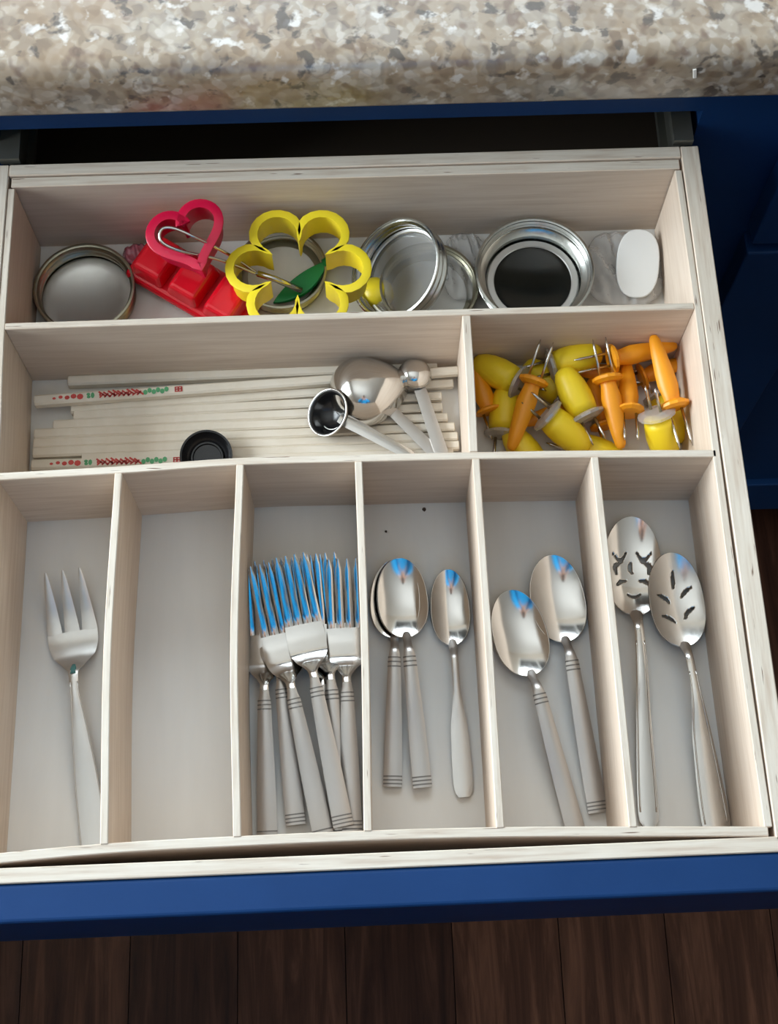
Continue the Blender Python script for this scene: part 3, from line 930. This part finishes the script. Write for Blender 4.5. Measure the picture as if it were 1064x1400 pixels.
def strip(root, p0, p1, w0, w1, th, m, name='handle', bow=0.0):
    """flat handle between two world points, as a part of root (root at origin-oriented location)"""
    d = (p1 - p0); L = d.length
    bm = bmesh.new()
    st = [(L * k / 10, (w0 + (w1 - w0) * k / 10) * (0.75 if k in (0, 10) else 1), -th / 2 + bow * 4 * (k / 10) * (1 - k / 10), th) for k in range(11)]
    sweep(bm, st)
    y = d.normalized(); z = Vector((0, 0, 1)); z = (z - y * z.dot(y)).normalized(); x = y.cross(z)
    M = Matrix.Translation(p0) @ Matrix((x, y, z)).transposed().to_4x4()
    Mi = Matrix.Translation(-Vector(root.location))
    bm.transform(Mi @ M)
    return sharp(obj(name, bm, m, root))

# big tear-drop bowl, upside down
c = pw(496, 538, 0.010)
r = empty('measuring_spoon', c, 'large steel measuring spoon turned over, shiny tear-shaped bowl on the chopsticks', 'measuring spoon', 'measuring spoons')
b_ = solid(obj('bowl', dome(0.0228, 0.0200, point=0.44), 'steel_polished', r, smooth=True), 0.0008)
b_.rotation_euler = (math.radians(-4), math.radians(3), math.radians(14)); b_.scale = (1.0, 1.12, 1.12)
strip(r, pw(527, 553, 0.011), pw(604, 628, 0.009), 0.0036, 0.0046, 0.0012, 'steel_satin')
# small bowl behind it
c = pw(567, 513, 0.013)
r = empty('measuring_spoon', c, 'small steel measuring spoon turned over, just right of the large shiny bowl', 'measuring spoon', 'measuring spoons')
b_ = solid(obj('bowl', dome(0.0115, 0.0095), 'steel_polished', r, smooth=True), 0.0008)
b_.rotation_euler = (math.radians(-12), math.radians(8), math.radians(0))
strip(r, pw(571, 522, 0.0135), pw(607, 628, 0.0095), 0.0040, 0.0046, 0.0012, 'steel_satin')
# black bowl with steel handle, lying on its side
c = pw(448, 564, 0.0205)
r = empty('measuring_spoon', c, 'measuring spoon with a black hollow bowl and steel handle, front left of the shiny bowl', 'measuring spoon', 'measuring spoons')
bm = dome(0.0140, 0.0125, rim=0.12); b_ = solid(obj('bowl', bm, 'black_plastic', r, smooth=True), 0.0009)
bm = bmesh.new(); tube(bm, [(0.0157 * math.cos(2 * math.pi * k / 40), 0.0157 * math.sin(2 * math.pi * k / 40), -0.0002) for k in range(41)], 0.0007, 8, cap=False); rr = obj('rim', bm, 'steel_polished', b_, smooth=True)
bm = bmesh.new(); tube(bm, [(0.0100 * math.cos(math.pi * (0.55 + 0.8 * k / 30)), 0.0100 * math.sin(math.pi * (0.55 + 0.8 * k / 30)), 0.0062) for k in range(31)], 0.0004, 6); obj('inner_line', bm, 'steel_satin', b_, smooth=True)
b_.rotation_euler = Vector((0.58, 0.10, -0.80)).to_track_quat('Z', 'Y').to_euler()
strip(r, pw(464, 571, 0.0195), pw(568, 627, 0.012), 0.0046, 0.0036, 0.0022, 'steel_head', bow=0.001)
# black scoop by the front divider
c = pw(284, 627, 0.0085)
bm = bmesh.new(); lathe(bm, [(0.0, 0.0012), (0.009, 0.0015), (0.0095, 0.003), (0.0105, 0.003), (0.011, 0.0015), (0.0135, 0.003), (0.0160, 0.0085), (0.0172, 0.0088), (0.0172, 0.0078), (0.0150, 0.0010), (0.012, -0.0008), (0.0, -0.001)], 48)
r = empty('black_scoop', c, 'round black scoop with a ringed hollow, half hidden by the front divider', 'scoop')
o = sharp(obj('bowl', bm, 'black_plastic', r))
o.rotation_euler = (math.radians(8), 0, 0)
strip(r, c + Vector((0.012, -0.006, 0.002)), c + Vector((0.03, -0.012, 0.000)), 0.004, 0.004, 0.002, 'black_plastic')

# ------------------------------------------------------------------ corn holders
def make_holder(kind):
    root = bpy.data.objects.new('corn_holder', None); COL.objects.link(root)
    L = 0.046
    bm = bmesh.new()
    if kind == 'yellow':
        pr = [(0.0, L), (0.0032, L - 0.0008), (0.0055, L - 0.003), (0.0074, L - 0.009), (0.0088, L - 0.018), (0.0094, L - 0.028), (0.0090, 0.008), (0.0080, 0.0)]
        lathe(bm, pr + [(0.0, 0.0)], 20)
    else:
        pr = [(0.0, L), (0.0022, L - 0.0006), (0.0034, L - 0.003), (0.0048, L - 0.012), (0.0062, L - 0.026), (0.0066, 0.012), (0.0052, 0.004), (0.0050, 0.0)]
        lathe(bm, pr + [(0.0, 0.0)], 8, sx=1.0, sy=0.78)
    bmesh.ops.rotate(bm, cent=(0, 0, 0), matrix=Matrix.Rotation(math.radians(-90), 3, 'X'), verts=bm.verts)
    o = obj('grip', bm, kind + '_cob', root, smooth=True)
    if kind == 'orange': sharp(o, 50)
    bm = bmesh.new()
    if kind == 'yellow':
        lathe(bm, [(0.0, 0.0005), (0.0085, 0.0005), (0.0112, -0.0015), (0.0112, -0.0040), (0.0070, -0.0062), (0.0, -0.0062)], 12)
    else:
        lathe(bm, [(0.0, 0.0015), (0.0070, 0.0015), (0.0098, -0.0004), (0.0098, -0.0022), (0.0070, -0.0035), (0.0, -0.0035)], 12)
    bmesh.ops.rotate(bm, cent=(0, 0, 0), matrix=Matrix.Rotation(math.radians(-90), 3, 'X'), verts=bm.verts)
    obj('collar', bm, 'clear_plastic' if kind == 'yellow' else 'orange_cob', root)
    for s in (-1, 1):
        bm = bmesh.new(); tube(bm, [(s * 0.0042, -0.003, 0), (s * 0.0042, -0.024, 0), (s * 0.0042, -0.0285, 0)], 0.00095, 8)
        for v in bm.verts:
            if v.co.y < -0.028: v.co.x = s * 0.0042 + (v.co.x - s * 0.0042) * 0.25; v.co.z *= 0.25
        obj('prong', bm, 'steel_head', root, smooth=True)
    root['L'] = L
    return root
protos = {}
holders = [  # kind, collar px, collar height, tail px, tail height, roll (deg), label
    ('yellow', (706, 522), 0.018, (655, 497), 0.014, 20, 'yellow corn holder at the far left rear corner of the pile'),
    ('yellow', (758, 500), 0.020, (820, 482), 0.024, 0, 'yellow corn holder lying along the rear divider, mid pile'),
    ('yellow', (800, 566), 0.024, (768, 504), 0.030, 0, 'yellow corn holder in the middle, clear collar towards the front'),
    ('yellow', (752, 571), 0.026, (800, 613), 0.016, 40, 'yellow corn holder at the front, prongs pointing up to the left'),
    ('yellow', (899, 570), 0.030, (915, 634), 0.006, 75, 'yellow corn holder at the front right, clear collar facing up'),
    ('yellow', (688, 590), 0.006, (693, 533), 0.010, 0, 'yellow corn holder partly buried at the left of the pile'),
    ('yellow', (735, 640), 0.006, (712, 610), 0.008, 0, 'yellow corn holder of which only the end shows at the front left'),
    ('yellow', (905, 545), 0.008, (928, 598), 0.006, 0, 'yellow corn holder buried under the right-hand ones'),
    ('orange', (729, 523), 0.030, (698, 616), 0.016, 10, 'orange corn holder slanting to the front left, prongs raised'),
    ('orange', (668, 560), 0.010, (652, 512), 0.014, 0, 'orange corn holder pressed into the left end of the compartment'),
    ('orange', (831, 520), 0.032, (850, 614), 0.022, 10, 'slim orange corn holder standing out in mid pile, prongs to the rear'),
    ('orange', (840, 490), 0.030, (926, 472), 0.026, 30, 'orange corn holder lying crosswise at the rear right'),
    ('orange', (861, 560), 0.026, (857, 494), 0.022, 0, 'orange corn holder with its flange to the front, right of the slim one'),
    ('orange', (921, 552), 0.034, (893, 458), 0.040, 0, 'long orange corn holder on top at the right, tip to the rear'),
    ('orange', (845, 512), 0.008, (793, 506), 0.010, 0, 'orange corn holder buried behind the middle yellow one'),
    ('orange', (826, 580), 0.008, (808, 518), 0.010, 0, 'orange corn holder buried below the slim orange one'),
    ('orange', (776, 560), 0.007, (726, 575), 0.009, 0, 'orange corn holder deep in the pile between two yellow ones'),
    ('yellow', (768, 540), 0.006, (722, 500), 0.008, 0, 'yellow corn holder deep in the pile behind the slanting orange one'),
    ('orange', (880, 515), 0.008, (920, 500), 0.010, 0, 'orange corn holder low at the rear right, under the long one'),
    ('yellow', (790, 610), 0.007, (845, 628), 0.007, 0, 'yellow corn holder low at the front, under the middle prongs'),
]
for kind, cp, cz, tp, tz, roll, lab in holders:
    if kind not in protos: o = protos[kind] = make_holder(kind)
    else: o = copy_tree(protos[kind])
    A, B = pw(*cp, cz), pw(*tp, tz); d = B - A
    up = Matrix.Rotation(math.radians(roll), 3, d.normalized()) @ Vector((0, 0, 1))
    frame(o, A, d, up)
    loc, rot, _ = o.matrix_world.decompose()
    o.rotation_mode = 'QUATERNION'; o.location = loc; o.rotation_quaternion = rot
    k = min(1.15, max(0.72, d.length / 0.046)); w_ = 1.12 if kind == 'yellow' else 1.0; o.scale = (max(k, w_), k, max(k, w_))
    tag(o, lab, 'corn holder', 'corn holders in the right middle compartment')

# ------------------------------------------------------------------ rear compartment
def make_band(R, h, m_band, lid=None, m_ring=None, step=0.0, ring_w=0.0045, lid_z=0.0016):
    """screw band standing open side up, inturned flange at the bottom; an optional lid lies on the flange"""
    root = bpy.data.objects.new('jar_band', None); COL.objects.link(root)
    Rb = R - step
    fl_ = 0.0065
    outer = [(Rb - fl_, 0.0), (Rb - 0.0018, 0.0), (Rb - 0.0006, 0.0005), (Rb, 0.0018)]
    if step: outer += [(Rb, h * 0.36), (R - 0.0012, h * 0.46), (R - 0.0004, h * 0.52)]
    z0_ = h * (0.55 if step else 0.2)
    for k in range(2):
        z = z0_ + (h - 0.0025 - z0_) * (k + 0.5) / 2; q = (h - 0.0025 - z0_) / 4.5
        outer += [(R - 0.0002, z - q), (R - 0.0016, z - q * 0.4), (R - 0.0016, z + q * 0.4), (R - 0.0002, z + q)]
    outer += [(R, h - 0.0018), (R + 0.0011, h - 0.0012), (R + 0.0011, h - 0.0003), (R + 0.0004, h)]
    inner = [(r_ - 0.0009, max(z, 0.0006)) for r_, z in reversed(outer)][:-1] + [(Rb - fl_, 0.0006)]
    bm = bmesh.new(); lathe(bm, outer + inner, 64, closed=True)
    sharp(obj('band', bm, m_band, root), 40)
    if lid:
        r2 = Rb - 0.0022
        bm = bmesh.new()
        lathe(bm, [(0.0, lid_z), (r2 - ring_w - 0.004, lid_z), (r2 - ring_w - 0.003, lid_z + 0.0005), (r2, lid_z + 0.0005), (r2, lid_z - 0.0003), (0.0, lid_z - 0.0006)], 56)
        l_ = sharp(obj('lid', bm, lid, root), 40)
        if m_ring:
            bm = bmesh.new(); lathe(bm, [(r2 - ring_w, lid_z + 0.0006), (r2 - ring_w + 0.0006, lid_z + 0.0014), (r2 - 0.0006, lid_z + 0.0014), (r2, lid_z + 0.0006)], 56, closed=True)
            sharp(obj('sealing_ring', bm, m_ring, l_), 40)
    return root
def place(o, pos, normal=(0, 0, 1), spin=0.0):
    q = Vector(normal).normalized().to_track_quat('Z', 'Y') @ Quaternion((0, 0, 1), spin)
    o.rotation_mode = 'QUATERNION'; o.location = pos; o.rotation_quaternion = q
    return o

def place_axes(o, pos, normal, ydir):
    z = Vector(normal).normalized(); y = Vector(ydir); y = (y - z * y.dot(z)).normalized(); x = y.cross(z)
    o.rotation_mode = 'QUATERNION'; o.location = pos; o.rotation_quaternion = Matrix((x, y, z)).transposed().to_quaternion()
    return o
o = make_band(0.0335, 0.016, 'tin_brass', 'tin_lid', None)
tag(place(o, pw(121, 408, 0.0006), (0.0, 0.0, 1)), 'brassy jar lid with a pale centre, alone at the left end of the rear compartment', 'jar lid', 'jar lids and bands')
o = make_band(0.0305, 0.012, 'tin_brass')
tag(place(o, pw(386, 378, 0.0006), (0, 0, 1)), 'thin brassy jar ring lying under the yellow flower cutter', 'jar ring', 'jar lids and bands')
o = make_band(0.0330, 0.012, 'tin_brass')
tag(place(o, pw(586, 402, 0.0006), (0, 0, 1)), 'open jar ring lying flat behind the tilted jar lid', 'jar ring', 'jar lids and bands')
o = make_band(0.0345, 0.015, 'tin_silver', 'lid_glass', 'ring_bright', ring_w=0.003)
tag(place(o, pw(556, 376, 0.0215), (-0.58, -0.10, 0.81)), 'silver jar lid with a clear centre, tilted, next to the yellow flower cutter', 'jar lid', 'jar lids and bands')
o = make_band(0.0395, 0.020, 'tin_silver', 'lid_glass_dark', 'ring_bright', step=0.0055, ring_w=0.0050)
tag(place(o, pw(728, 387, 0.0030), (-0.02, -0.04, 1)), 'wide silver jar lid with a dark glassy centre, right of the middle', 'jar lid', 'jar lids and bands')

def outline_cutter(name, pts, h, th, m, flange=0.0, wgt=None):
    """closed outline extruded up with a flange round the top edge"""
    bm = bmesh.new(); n = len(pts)
    def offs(d):
        out = []
        for i in range(n):
            a, c_ = Vector(pts[i - 1]), Vector(pts[(i + 1) % n]); t_ = (c_ - a).normalized()
            out.append(Vector(pts[i]) + Vector((t_.y, -t_.x)) * d * (wgt[i] if wgt else 1))
        return out
    lv = [(0.0, 0.0), (th, 0.0), (th, h - 0.002), (th + flange, h - 0.002), (th + flange, h - 0.0004), (th + flange * 0.7, h), (-flange * 0.25, h), (-flange * 0.25, h - 0.0012), (0.0, h - 0.002)]
    rings = [[bm.verts.new((p.x, p.y, z)) for p in offs(d)] for d, z in lv]
    for a, b_ in zip(rings, rings[1:] + rings[:1]):
        for k in range(n): bm.faces.new((a[k], a[(k + 1) % n], b_[(k + 1) % n], b_[k]))
    return sharp(obj(name, bm, m), 40)

pts = []; wg = []
for p in range(6):
    a0 = p * math.pi / 3
    cx, cy = 0.0300 * math.cos(a0), 0.0300 * math.sin(a0)
    for k in range(15):
        a = a0 + math.radians(-128 + 256 * k / 14)
        pts.append((cx + 0.0140 * math.cos(a), cy + 0.0140 * math.sin(a))); wg.append({0: 0.3, 1: 0.6, 2: 0.9}.get(min(k, 14 - k), 1.0))
    am = a0 + math.pi / 6
    pts.append((0.0206 * math.cos(am), 0.0206 * math.sin(am))); wg.append(0.5)
o = outline_cutter('flower_cookie_cutter', pts, 0.021, 0.0014, 'yellow_cutter', 0.0034, wg)
tag(place(o, pw(408, 366, 0.046) - Vector((0, 0, 0.021)), (0.0, 0.0, 1), math.radians(-2)), 'yellow six-petal flower cookie cutter lying on the jar ring', 'cookie cutter')

pts = []
for k in range(64):
    t_ = 2 * math.pi * k / 64
    pts.append((0.00134 * 16 * math.sin(t_) ** 3, 0.00134 * (13 * math.cos(t_) - 5 * math.cos(2 * t_) - 2 * math.cos(3 * t_) - math.cos(4 * t_))))
pts = pts[::-1]
o = outline_cutter('heart_cookie_cutter', pts, 0.021, 0.0018, 'hot_pink', 0.0034)
tag(place_axes(o, pw(264, 337, 0.0390), (-0.06, -0.14, 0.98), (-0.30, 0.85, 0.0)), 'hot pink heart-shaped cookie cutter leaning on the rear wall', 'cookie cutter')

# red moulded tray with three bumps
r = empty('red_mold', pw(268, 396, 0.004), 'shiny red plastic mold with three square bumps, left of the yellow cutter', 'mold')
r.rotation_euler = (math.radians(4), math.radians(4), math.radians(-33))
bm = bmesh.new(); bx(bm, (-0.046, -0.019, 0.0), (0.046, 0.019, 0.010)); bevel(obj('base', bm, 'red_plastic', r), 0.004, 3)
for k in range(3):
    bm = bmesh.new(); v = bx(bm, (-0.0415 + k * 0.0285, -0.0165, 0.0095), (-0.0415 + k * 0.0285 + 0.0255, 0.0165, 0.023))
    for q in v[4:]:
        q.co.x += 0.0025 if q.co.x < -0.0415 + k * 0.0285 + 0.012 else -0.0025; q.co.y *= 0.86
    bevel(obj('bump', bm, 'red_plastic', r), 0.003, 3)
# wire loop tool
zt_ = 0.064
loop = [pw(*p) for p in ((352, 374, 0.027), (318, 351, 0.040), (270, 326, zt_), (240, 313, zt_ + 0.004), (224, 312, zt_ + 0.005), (218, 321, zt_ + 0.004), (224, 333, zt_ + 0.002), (250, 344, zt_ - 0.002), (300, 355, 0.047), (352, 375, 0.027))]
sm = []
for i in range(len(loop) - 1):
    P4 = [loop[max(i - 1, 0)], loop[i], loop[i + 1], loop[min(i + 2, len(loop) - 1)]]
    for k in range(6):
        t_ = k / 6; a, b_, c_, d = P4
        sm.append(0.5 * ((2 * b_) + (c_ - a) * t_ + (2 * a - 5 * b_ + 4 * c_ - d) * t_ * t_ + (3 * b_ - a - 3 * c_ + d) * t_ ** 3))
sm.append(loop[-1])
r = empty('wire_loop_tool', loop[0], 'thin steel wire loop tool lying from the pink heart into the flower cutter', 'kitchen tool')
bm = bmesh.new(); tube(bm, [p - loop[0] for p in sm], 0.0011, 8); obj('loop', bm, 'steel_polished', r, smooth=True)
bm = bmesh.new(); tube(bm, [p - loop[0] for p in (loop[0], pw(375, 381, 0.024), pw(412, 397, 0.014))], 0.0022, 10); obj('shaft', bm, 'steel_head', r, smooth=True)
# green leaf piece
A, B = pw(374, 416, 0.004), pw(449, 358, 0.010)
L = (B - A).length
pts = [(0.0095 * math.sin(math.pi * k / 16) ** 0.8 * (1 if s > 0 else 0.55) * s, L * (k / 16)) for s, rng in ((1, range(0, 17)), (-1, range(15, 0, -1))) for k in rng]
bm = bmesh.new()
lo = [bm.verts.new((x, y, 0)) for x, y in pts]; hi = [bm.verts.new((x * 0.93, y, 0.0028)) for x, y in pts]
bm.faces.new(hi); bm.faces.new(lo[::-1])
for k in range(len(pts)): bm.faces.new((lo[k], lo[(k + 1) % len(pts)], hi[(k + 1) % len(pts)], hi[k]))
r = empty('green_leaf', A, 'green plastic leaf-shaped piece inside the ring under the flower cutter', 'plastic leaf')
o = obj('blade', bm, 'green_plastic', r); bevel(o, 0.0006, 2)
bm = bmesh.new(); tube(bm, [(0, L * 0.92, 0.0015), (0.002, L * 1.22, 0.0025)], 0.0035, 10, r_end=0.003); obj('stem', bm, 'green_plastic', r, smooth=True)
d = (B - A).normalized(); q = Matrix((d.cross(Vector((0, 0, 1))).normalized(), d, d.cross(Vector((0, 0, 1))).normalized().cross(d))).transposed()
r.rotation_euler = q.to_euler()
# yellow cap seen through the tilted lid
bm = bmesh.new(); lathe(bm, [(0.0, 0.012), (0.005, 0.0115), (0.009, 0.0095), (0.0115, 0.006), (0.012, 0.0), (0.0, 0.0)], 24)
o = obj('yellow_cap', bm, 'yellow_cutter', smooth=True); o.location = pw(515, 404, 0.0005)
tag(sharp(o, 50), 'small yellow plastic cap seen through the tilted jar lid', 'cap')

# crumpled clear bag and pink wrap
def crumple(name, u0, v0, u1, v1, nx, ny, amp, m, label, cat, seed, round_=3.0):
    random.seed(seed)
    ph = [(random.uniform(0, 6.28), random.uniform(0.6, 2.6), random.uniform(0, 6.28), random.uniform(0.5, 2.2)) for _ in range(9)]
    c = pw((u0 + u1) / 2, (v0 + v1) / 2, 0.002)
    bm = bmesh.new(); g = []
    for j in range(ny + 1):
        row = []
        for i_ in range(nx + 1):
            a, b_ = i_ / nx * 2 - 1, j / ny * 2 - 1
            k = (abs(a) ** round_ + abs(b_) ** round_) ** (1 / round_) if (a or b_) else 1
            s = max(abs(a), abs(b_)) / k if k else 1
            aa, bb = a * s, b_ * s
            p = pw(u0 + (u1 - u0) * (aa + 1) / 2, v1 + (v0 - v1) * (bb + 1) / 2, 0.002)
            z = 0
            for f, fx, g_, gy in ph: z += abs(math.sin(f + fx * aa * 4 + gy * bb * 2.5 + 1.3 * math.sin(g_ + 3 * aa * bb)))
            z = (z / 9 - 0.45) * amp * 2.2 + random.uniform(-1, 1) * amp * 0.10
            row.append(bm.verts.new((p.x - c.x, p.y - c.y, max(0.0006, amp * 0.55 + z) * (1 - 0.7 * max(abs(a), abs(b_)) ** 6))))
        g.append(row)
    for r_, s_ in zip(g, g[1:]):
        for k in range(nx): bm.faces.new((r_[k], r_[k + 1], s_[k + 1], s_[k]))
    o = obj(name, bm, m, smooth=True); o.location = c
    md = o.modifiers.new('thickness', 'SOLIDIFY'); md.thickness = 0.00025
    return tag(o, label, cat)
crumple('plastic_bag', 800, 318, 908, 420, 44, 32, 0.007, 'clear_film', 'crumpled clear plastic bag at the right end of the rear compartment', 'plastic bag', 5)
crumple('plastic_wrap', 606, 320, 664, 412, 30, 26, 0.005, 'clear_film', 'crumpled clear plastic wrap between the two silver jar lids', 'plastic wrap', 9)
crumple('pink_wrap', 168, 338, 222, 382, 20, 18, 0.010, 'pink_film', 'crumpled pale pink plastic wrap at the upper left of the red mold', 'plastic wrap', 11)
# white oval piece
bm = bmesh.new(); n = 40; pts = []
for k in range(n):
    a = 2 * math.pi * k / n; ca, sa = math.cos(a), math.sin(a)
    pts.append((0.0148 * math.copysign(abs(ca) ** 0.8, ca), 0.0245 * math.copysign(abs(sa) ** 0.8, sa)))
lo = [bm.verts.new((x, y, 0)) for x, y in pts]; hi = [bm.verts.new((x, y, 0.0022)) for x, y in pts]
bm.faces.new(hi); bm.faces.new(lo[::-1])
for k in range(n): bm.faces.new((lo[k], lo[(k + 1) % n], hi[(k + 1) % n], hi[k]))
o = bevel(obj('white_oval_disc', bm, 'white_plastic'), 0.0009, 3)
tag(place(o, pw(872, 361, 0.013), (-0.06, -0.22, 0.97), math.radians(8)), 'flat white plastic oval lying on the clear bag', 'plastic disc')

# ------------------------------------------------------------------ the photographer, mirrored in the cutlery
CP = Vector(cam_o.location); AX = _M @ Vector((0, 0, -1)); UPV = _M @ Vector((0, 1, 0)); RT = _M @ Vector((1, 0, 0))
PH = CP - AX * 0.034 - UPV * 0.035
ph = empty('phone', PH, 'black phone held up over the drawer, mirrored in the spoons', 'phone')
place_axes(ph, PH, -AX, UPV)
bm = bmesh.new(); bx(bm, (-0.037, -0.074, -0.004), (0.037, 0.074, 0.004)); bevel(obj('case', bm, 'phone_black', ph), 0.003, 3)
bm = bmesh.new(); bx(bm, (-0.034, -0.068, 0.0036), (0.034, 0.068, 0.0044)); obj('screen', bm, 'eye_white', ph)

def skin_obj(name, m, verts, edges, root_i, parent, sub=2):
    bm = bmesh.new(); ly = bm.verts.layers.skin.verify(); vs = []
    for p, r in verts:
        v = bm.verts.new(p); v[ly].radius = (r, r) if not isinstance(r, tuple) else r; vs.append(v)
    vs[root_i][ly].use_root = True
    for a, b_ in edges: bm.edges.new((vs[a], vs[b_]))
    me = bpy.data.meshes.new(name); bm.to_mesh(me); bm.free(); me.materials.append(MATS[m])
    o = bpy.data.objects.new(name, me); COL.objects.link(o); o.parent = parent
    sk = o.modifiers.new('skin', 'SKIN'); sk.use_smooth_shade = True; sk.branch_smoothing = 0.6
    sd = o.modifiers.new('subdivision', 'SUBSURF'); sd.levels = sub; sd.render_levels = sub
    return o

per = empty('person', (0, -0.52, 0), 'person in a bright blue shirt holding a phone, mirrored in the spoons and forks', 'person')
O = Vector(per.location)
V = []; E_ = []
def nv(p, r, link=None):
    V.append((Vector(p) - O, r)); i_ = len(V) - 1
    if link is not None: E_.append((link, i_))
    return i_
pel = nv((0, -0.54, 0.98), 0.13)
sp1 = nv((0, -0.47, 1.16), 0.12, pel); ch = nv((0, -0.35, 1.40), 0.13, sp1); nb = nv((0, -0.32, 1.575), 0.060, ch)
nk = nv((0, -0.305, 1.64), 0.054, nb); hb_ = nv((0, -0.285, 1.705), 0.072, nk); hm = nv((0, -0.270, 1.78), (0.078, 0.092), hb_); ht = nv((0, -0.285, 1.845), 0.060, hm)
for s in (-1, 1):
    hip = nv((s * 0.095, -0.54, 0.90), 0.088, pel); kn = nv((s * 0.10, -0.52, 0.50), 0.058, hip); an = nv((s * 0.10, -0.56, 0.10), 0.040, kn); toe = nv((s * 0.12, -0.43, 0.045), 0.036, an)
    sh_ = nv((s * 0.19, -0.34, 1.50), 0.058, ch); el = nv((s * 0.25, -0.24, 1.27), 0.042, sh_)
    wr = nv(PH + RT * s * 0.072 - UPV * 0.085 - AX * 0.010, (0.026, 0.022), el)
    pm = nv(PH + RT * s * 0.058 - UPV * 0.030 - AX * 0.004, (0.024, 0.018), wr)
    for k, (du, ln) in enumerate(((0.034, 0.9), (0.014, 1.0), (-0.006, 0.95), (-0.026, 0.8))):
        kk = nv(PH + RT * s * 0.052 + UPV * (du - 0.004) + AX * 0.004, 0.0095, pm)
        k2 = nv(PH + RT * s * 0.043 + UPV * du + AX * 0.014, 0.0088, kk)
        nv(PH + RT * s * (0.043 - 0.026 * ln) + UPV * (du + 0.004) + AX * 0.0135, 0.0075, k2)
    t1 = nv(PH + RT * s * 0.050 - UPV * 0.022 - AX * 0.012, 0.0115, pm); nv(PH + RT * s * 0.026 + UPV * 0.004 - AX * 0.014, 0.0090, t1)
skin_obj('body', 'skin', V, E_, pel, per)
# shirt
V = []; E_ = []
a0 = nv((0, -0.53, 0.93), 0.165); a1 = nv((0, -0.47, 1.16), (0.17, 0.15), a0); a2 = nv((0, -0.35, 1.41), (0.185, 0.145), a1); nv((0, -0.322, 1.565), 0.080, a2)
for s in (-1, 1):
    b0 = nv((s * 0.19, -0.34, 1.50), 0.080, a2); b1 = nv((s * 0.25, -0.24, 1.27), 0.060, b0); nv(PH + RT * s * 0.085 - UPV * 0.115 - AX * 0.006, 0.042, b1)
skin_obj('shirt', 'shirt_blue', V, E_, a0, per)
V = []; E_ = []
a0 = nv((0, -0.54, 0.96), 0.138)
for s in (-1, 1):
    b0 = nv((s * 0.095, -0.54, 0.88), 0.102, a0); b1 = nv((s * 0.10, -0.52, 0.50), 0.075, b0); nv((s * 0.10, -0.555, 0.12), 0.062, b1)
skin_obj('trousers', 'trousers', V, E_, a0, per)
for s in (-1, 1):
    bm = bmesh.new(); bmesh.ops.create_uvsphere(bm, u_segments=16, v_segments=10, radius=1.0)
    for v in bm.verts: v.co = Vector((v.co.x * 0.05, v.co.y * 0.135, v.co.z * 0.05 if v.co.z > 0 else 0)) + Vector((s * 0.11, -0.475, 0.003)) - O
    obj('shoe', bm, 'shoe_dark', per, smooth=True)
    bm = bmesh.new(); bmesh.ops.create_uvsphere(bm, u_segments=12, v_segments=8, radius=0.011)
    for v in bm.verts: v.co += Vector((s * 0.032, -0.187, 1.765)) - O
    obj('eye', bm, 'eye_white', per, smooth=True)
    bm = bmesh.new(); bmesh.ops.create_uvsphere(bm, u_segments=12, v_segments=8, radius=1.0)
    for v in bm.verts: v.co = Vector((v.co.x * 0.010, v.co.y * 0.018, v.co.z * 0.030)) + Vector((s * 0.080, -0.275, 1.765)) - O
    obj('ear', bm, 'skin', per, smooth=True)
bm = bmesh.new(); bmesh.ops.create_cone(bm, cap_ends=True, segments=10, radius1=0.016, radius2=0.006, depth=0.045)
for v in bm.verts: v.co = Vector((v.co.x, v.co.y * 0.8 + (0.008 if v.co.z < 0 else -0.006), v.co.z)) + Vector((0, -0.180, 1.748)) - O
obj('nose', bm, 'skin', per, smooth=True)
bm = bmesh.new(); bmesh.ops.create_uvsphere(bm, u_segments=12, v_segments=8, radius=1.0)
for v in bm.verts: v.co = Vector((v.co.x * 0.024, v.co.y * 0.010, v.co.z * 0.008)) + Vector((0, -0.196, 1.712)) - O
obj('mouth', bm, 'lip', per, smooth=True)
bm = bmesh.new(); bmesh.ops.create_uvsphere(bm, u_segments=24, v_segments=16, radius=1.0)
bmesh.ops.delete(bm, geom=[v for v in bm.verts if v.co.z < -0.25 or (v.co.y > 0.55 and v.co.z < 0.45)], context='VERTS')
for v in bm.verts: v.co = Vector((v.co.x * 0.088, v.co.y * 0.102, v.co.z * 0.098)) + Vector((0, -0.285, 1.795)) - O
solid(obj('hair', bm, 'hair_brown', per, smooth=True), 0.008, 1)
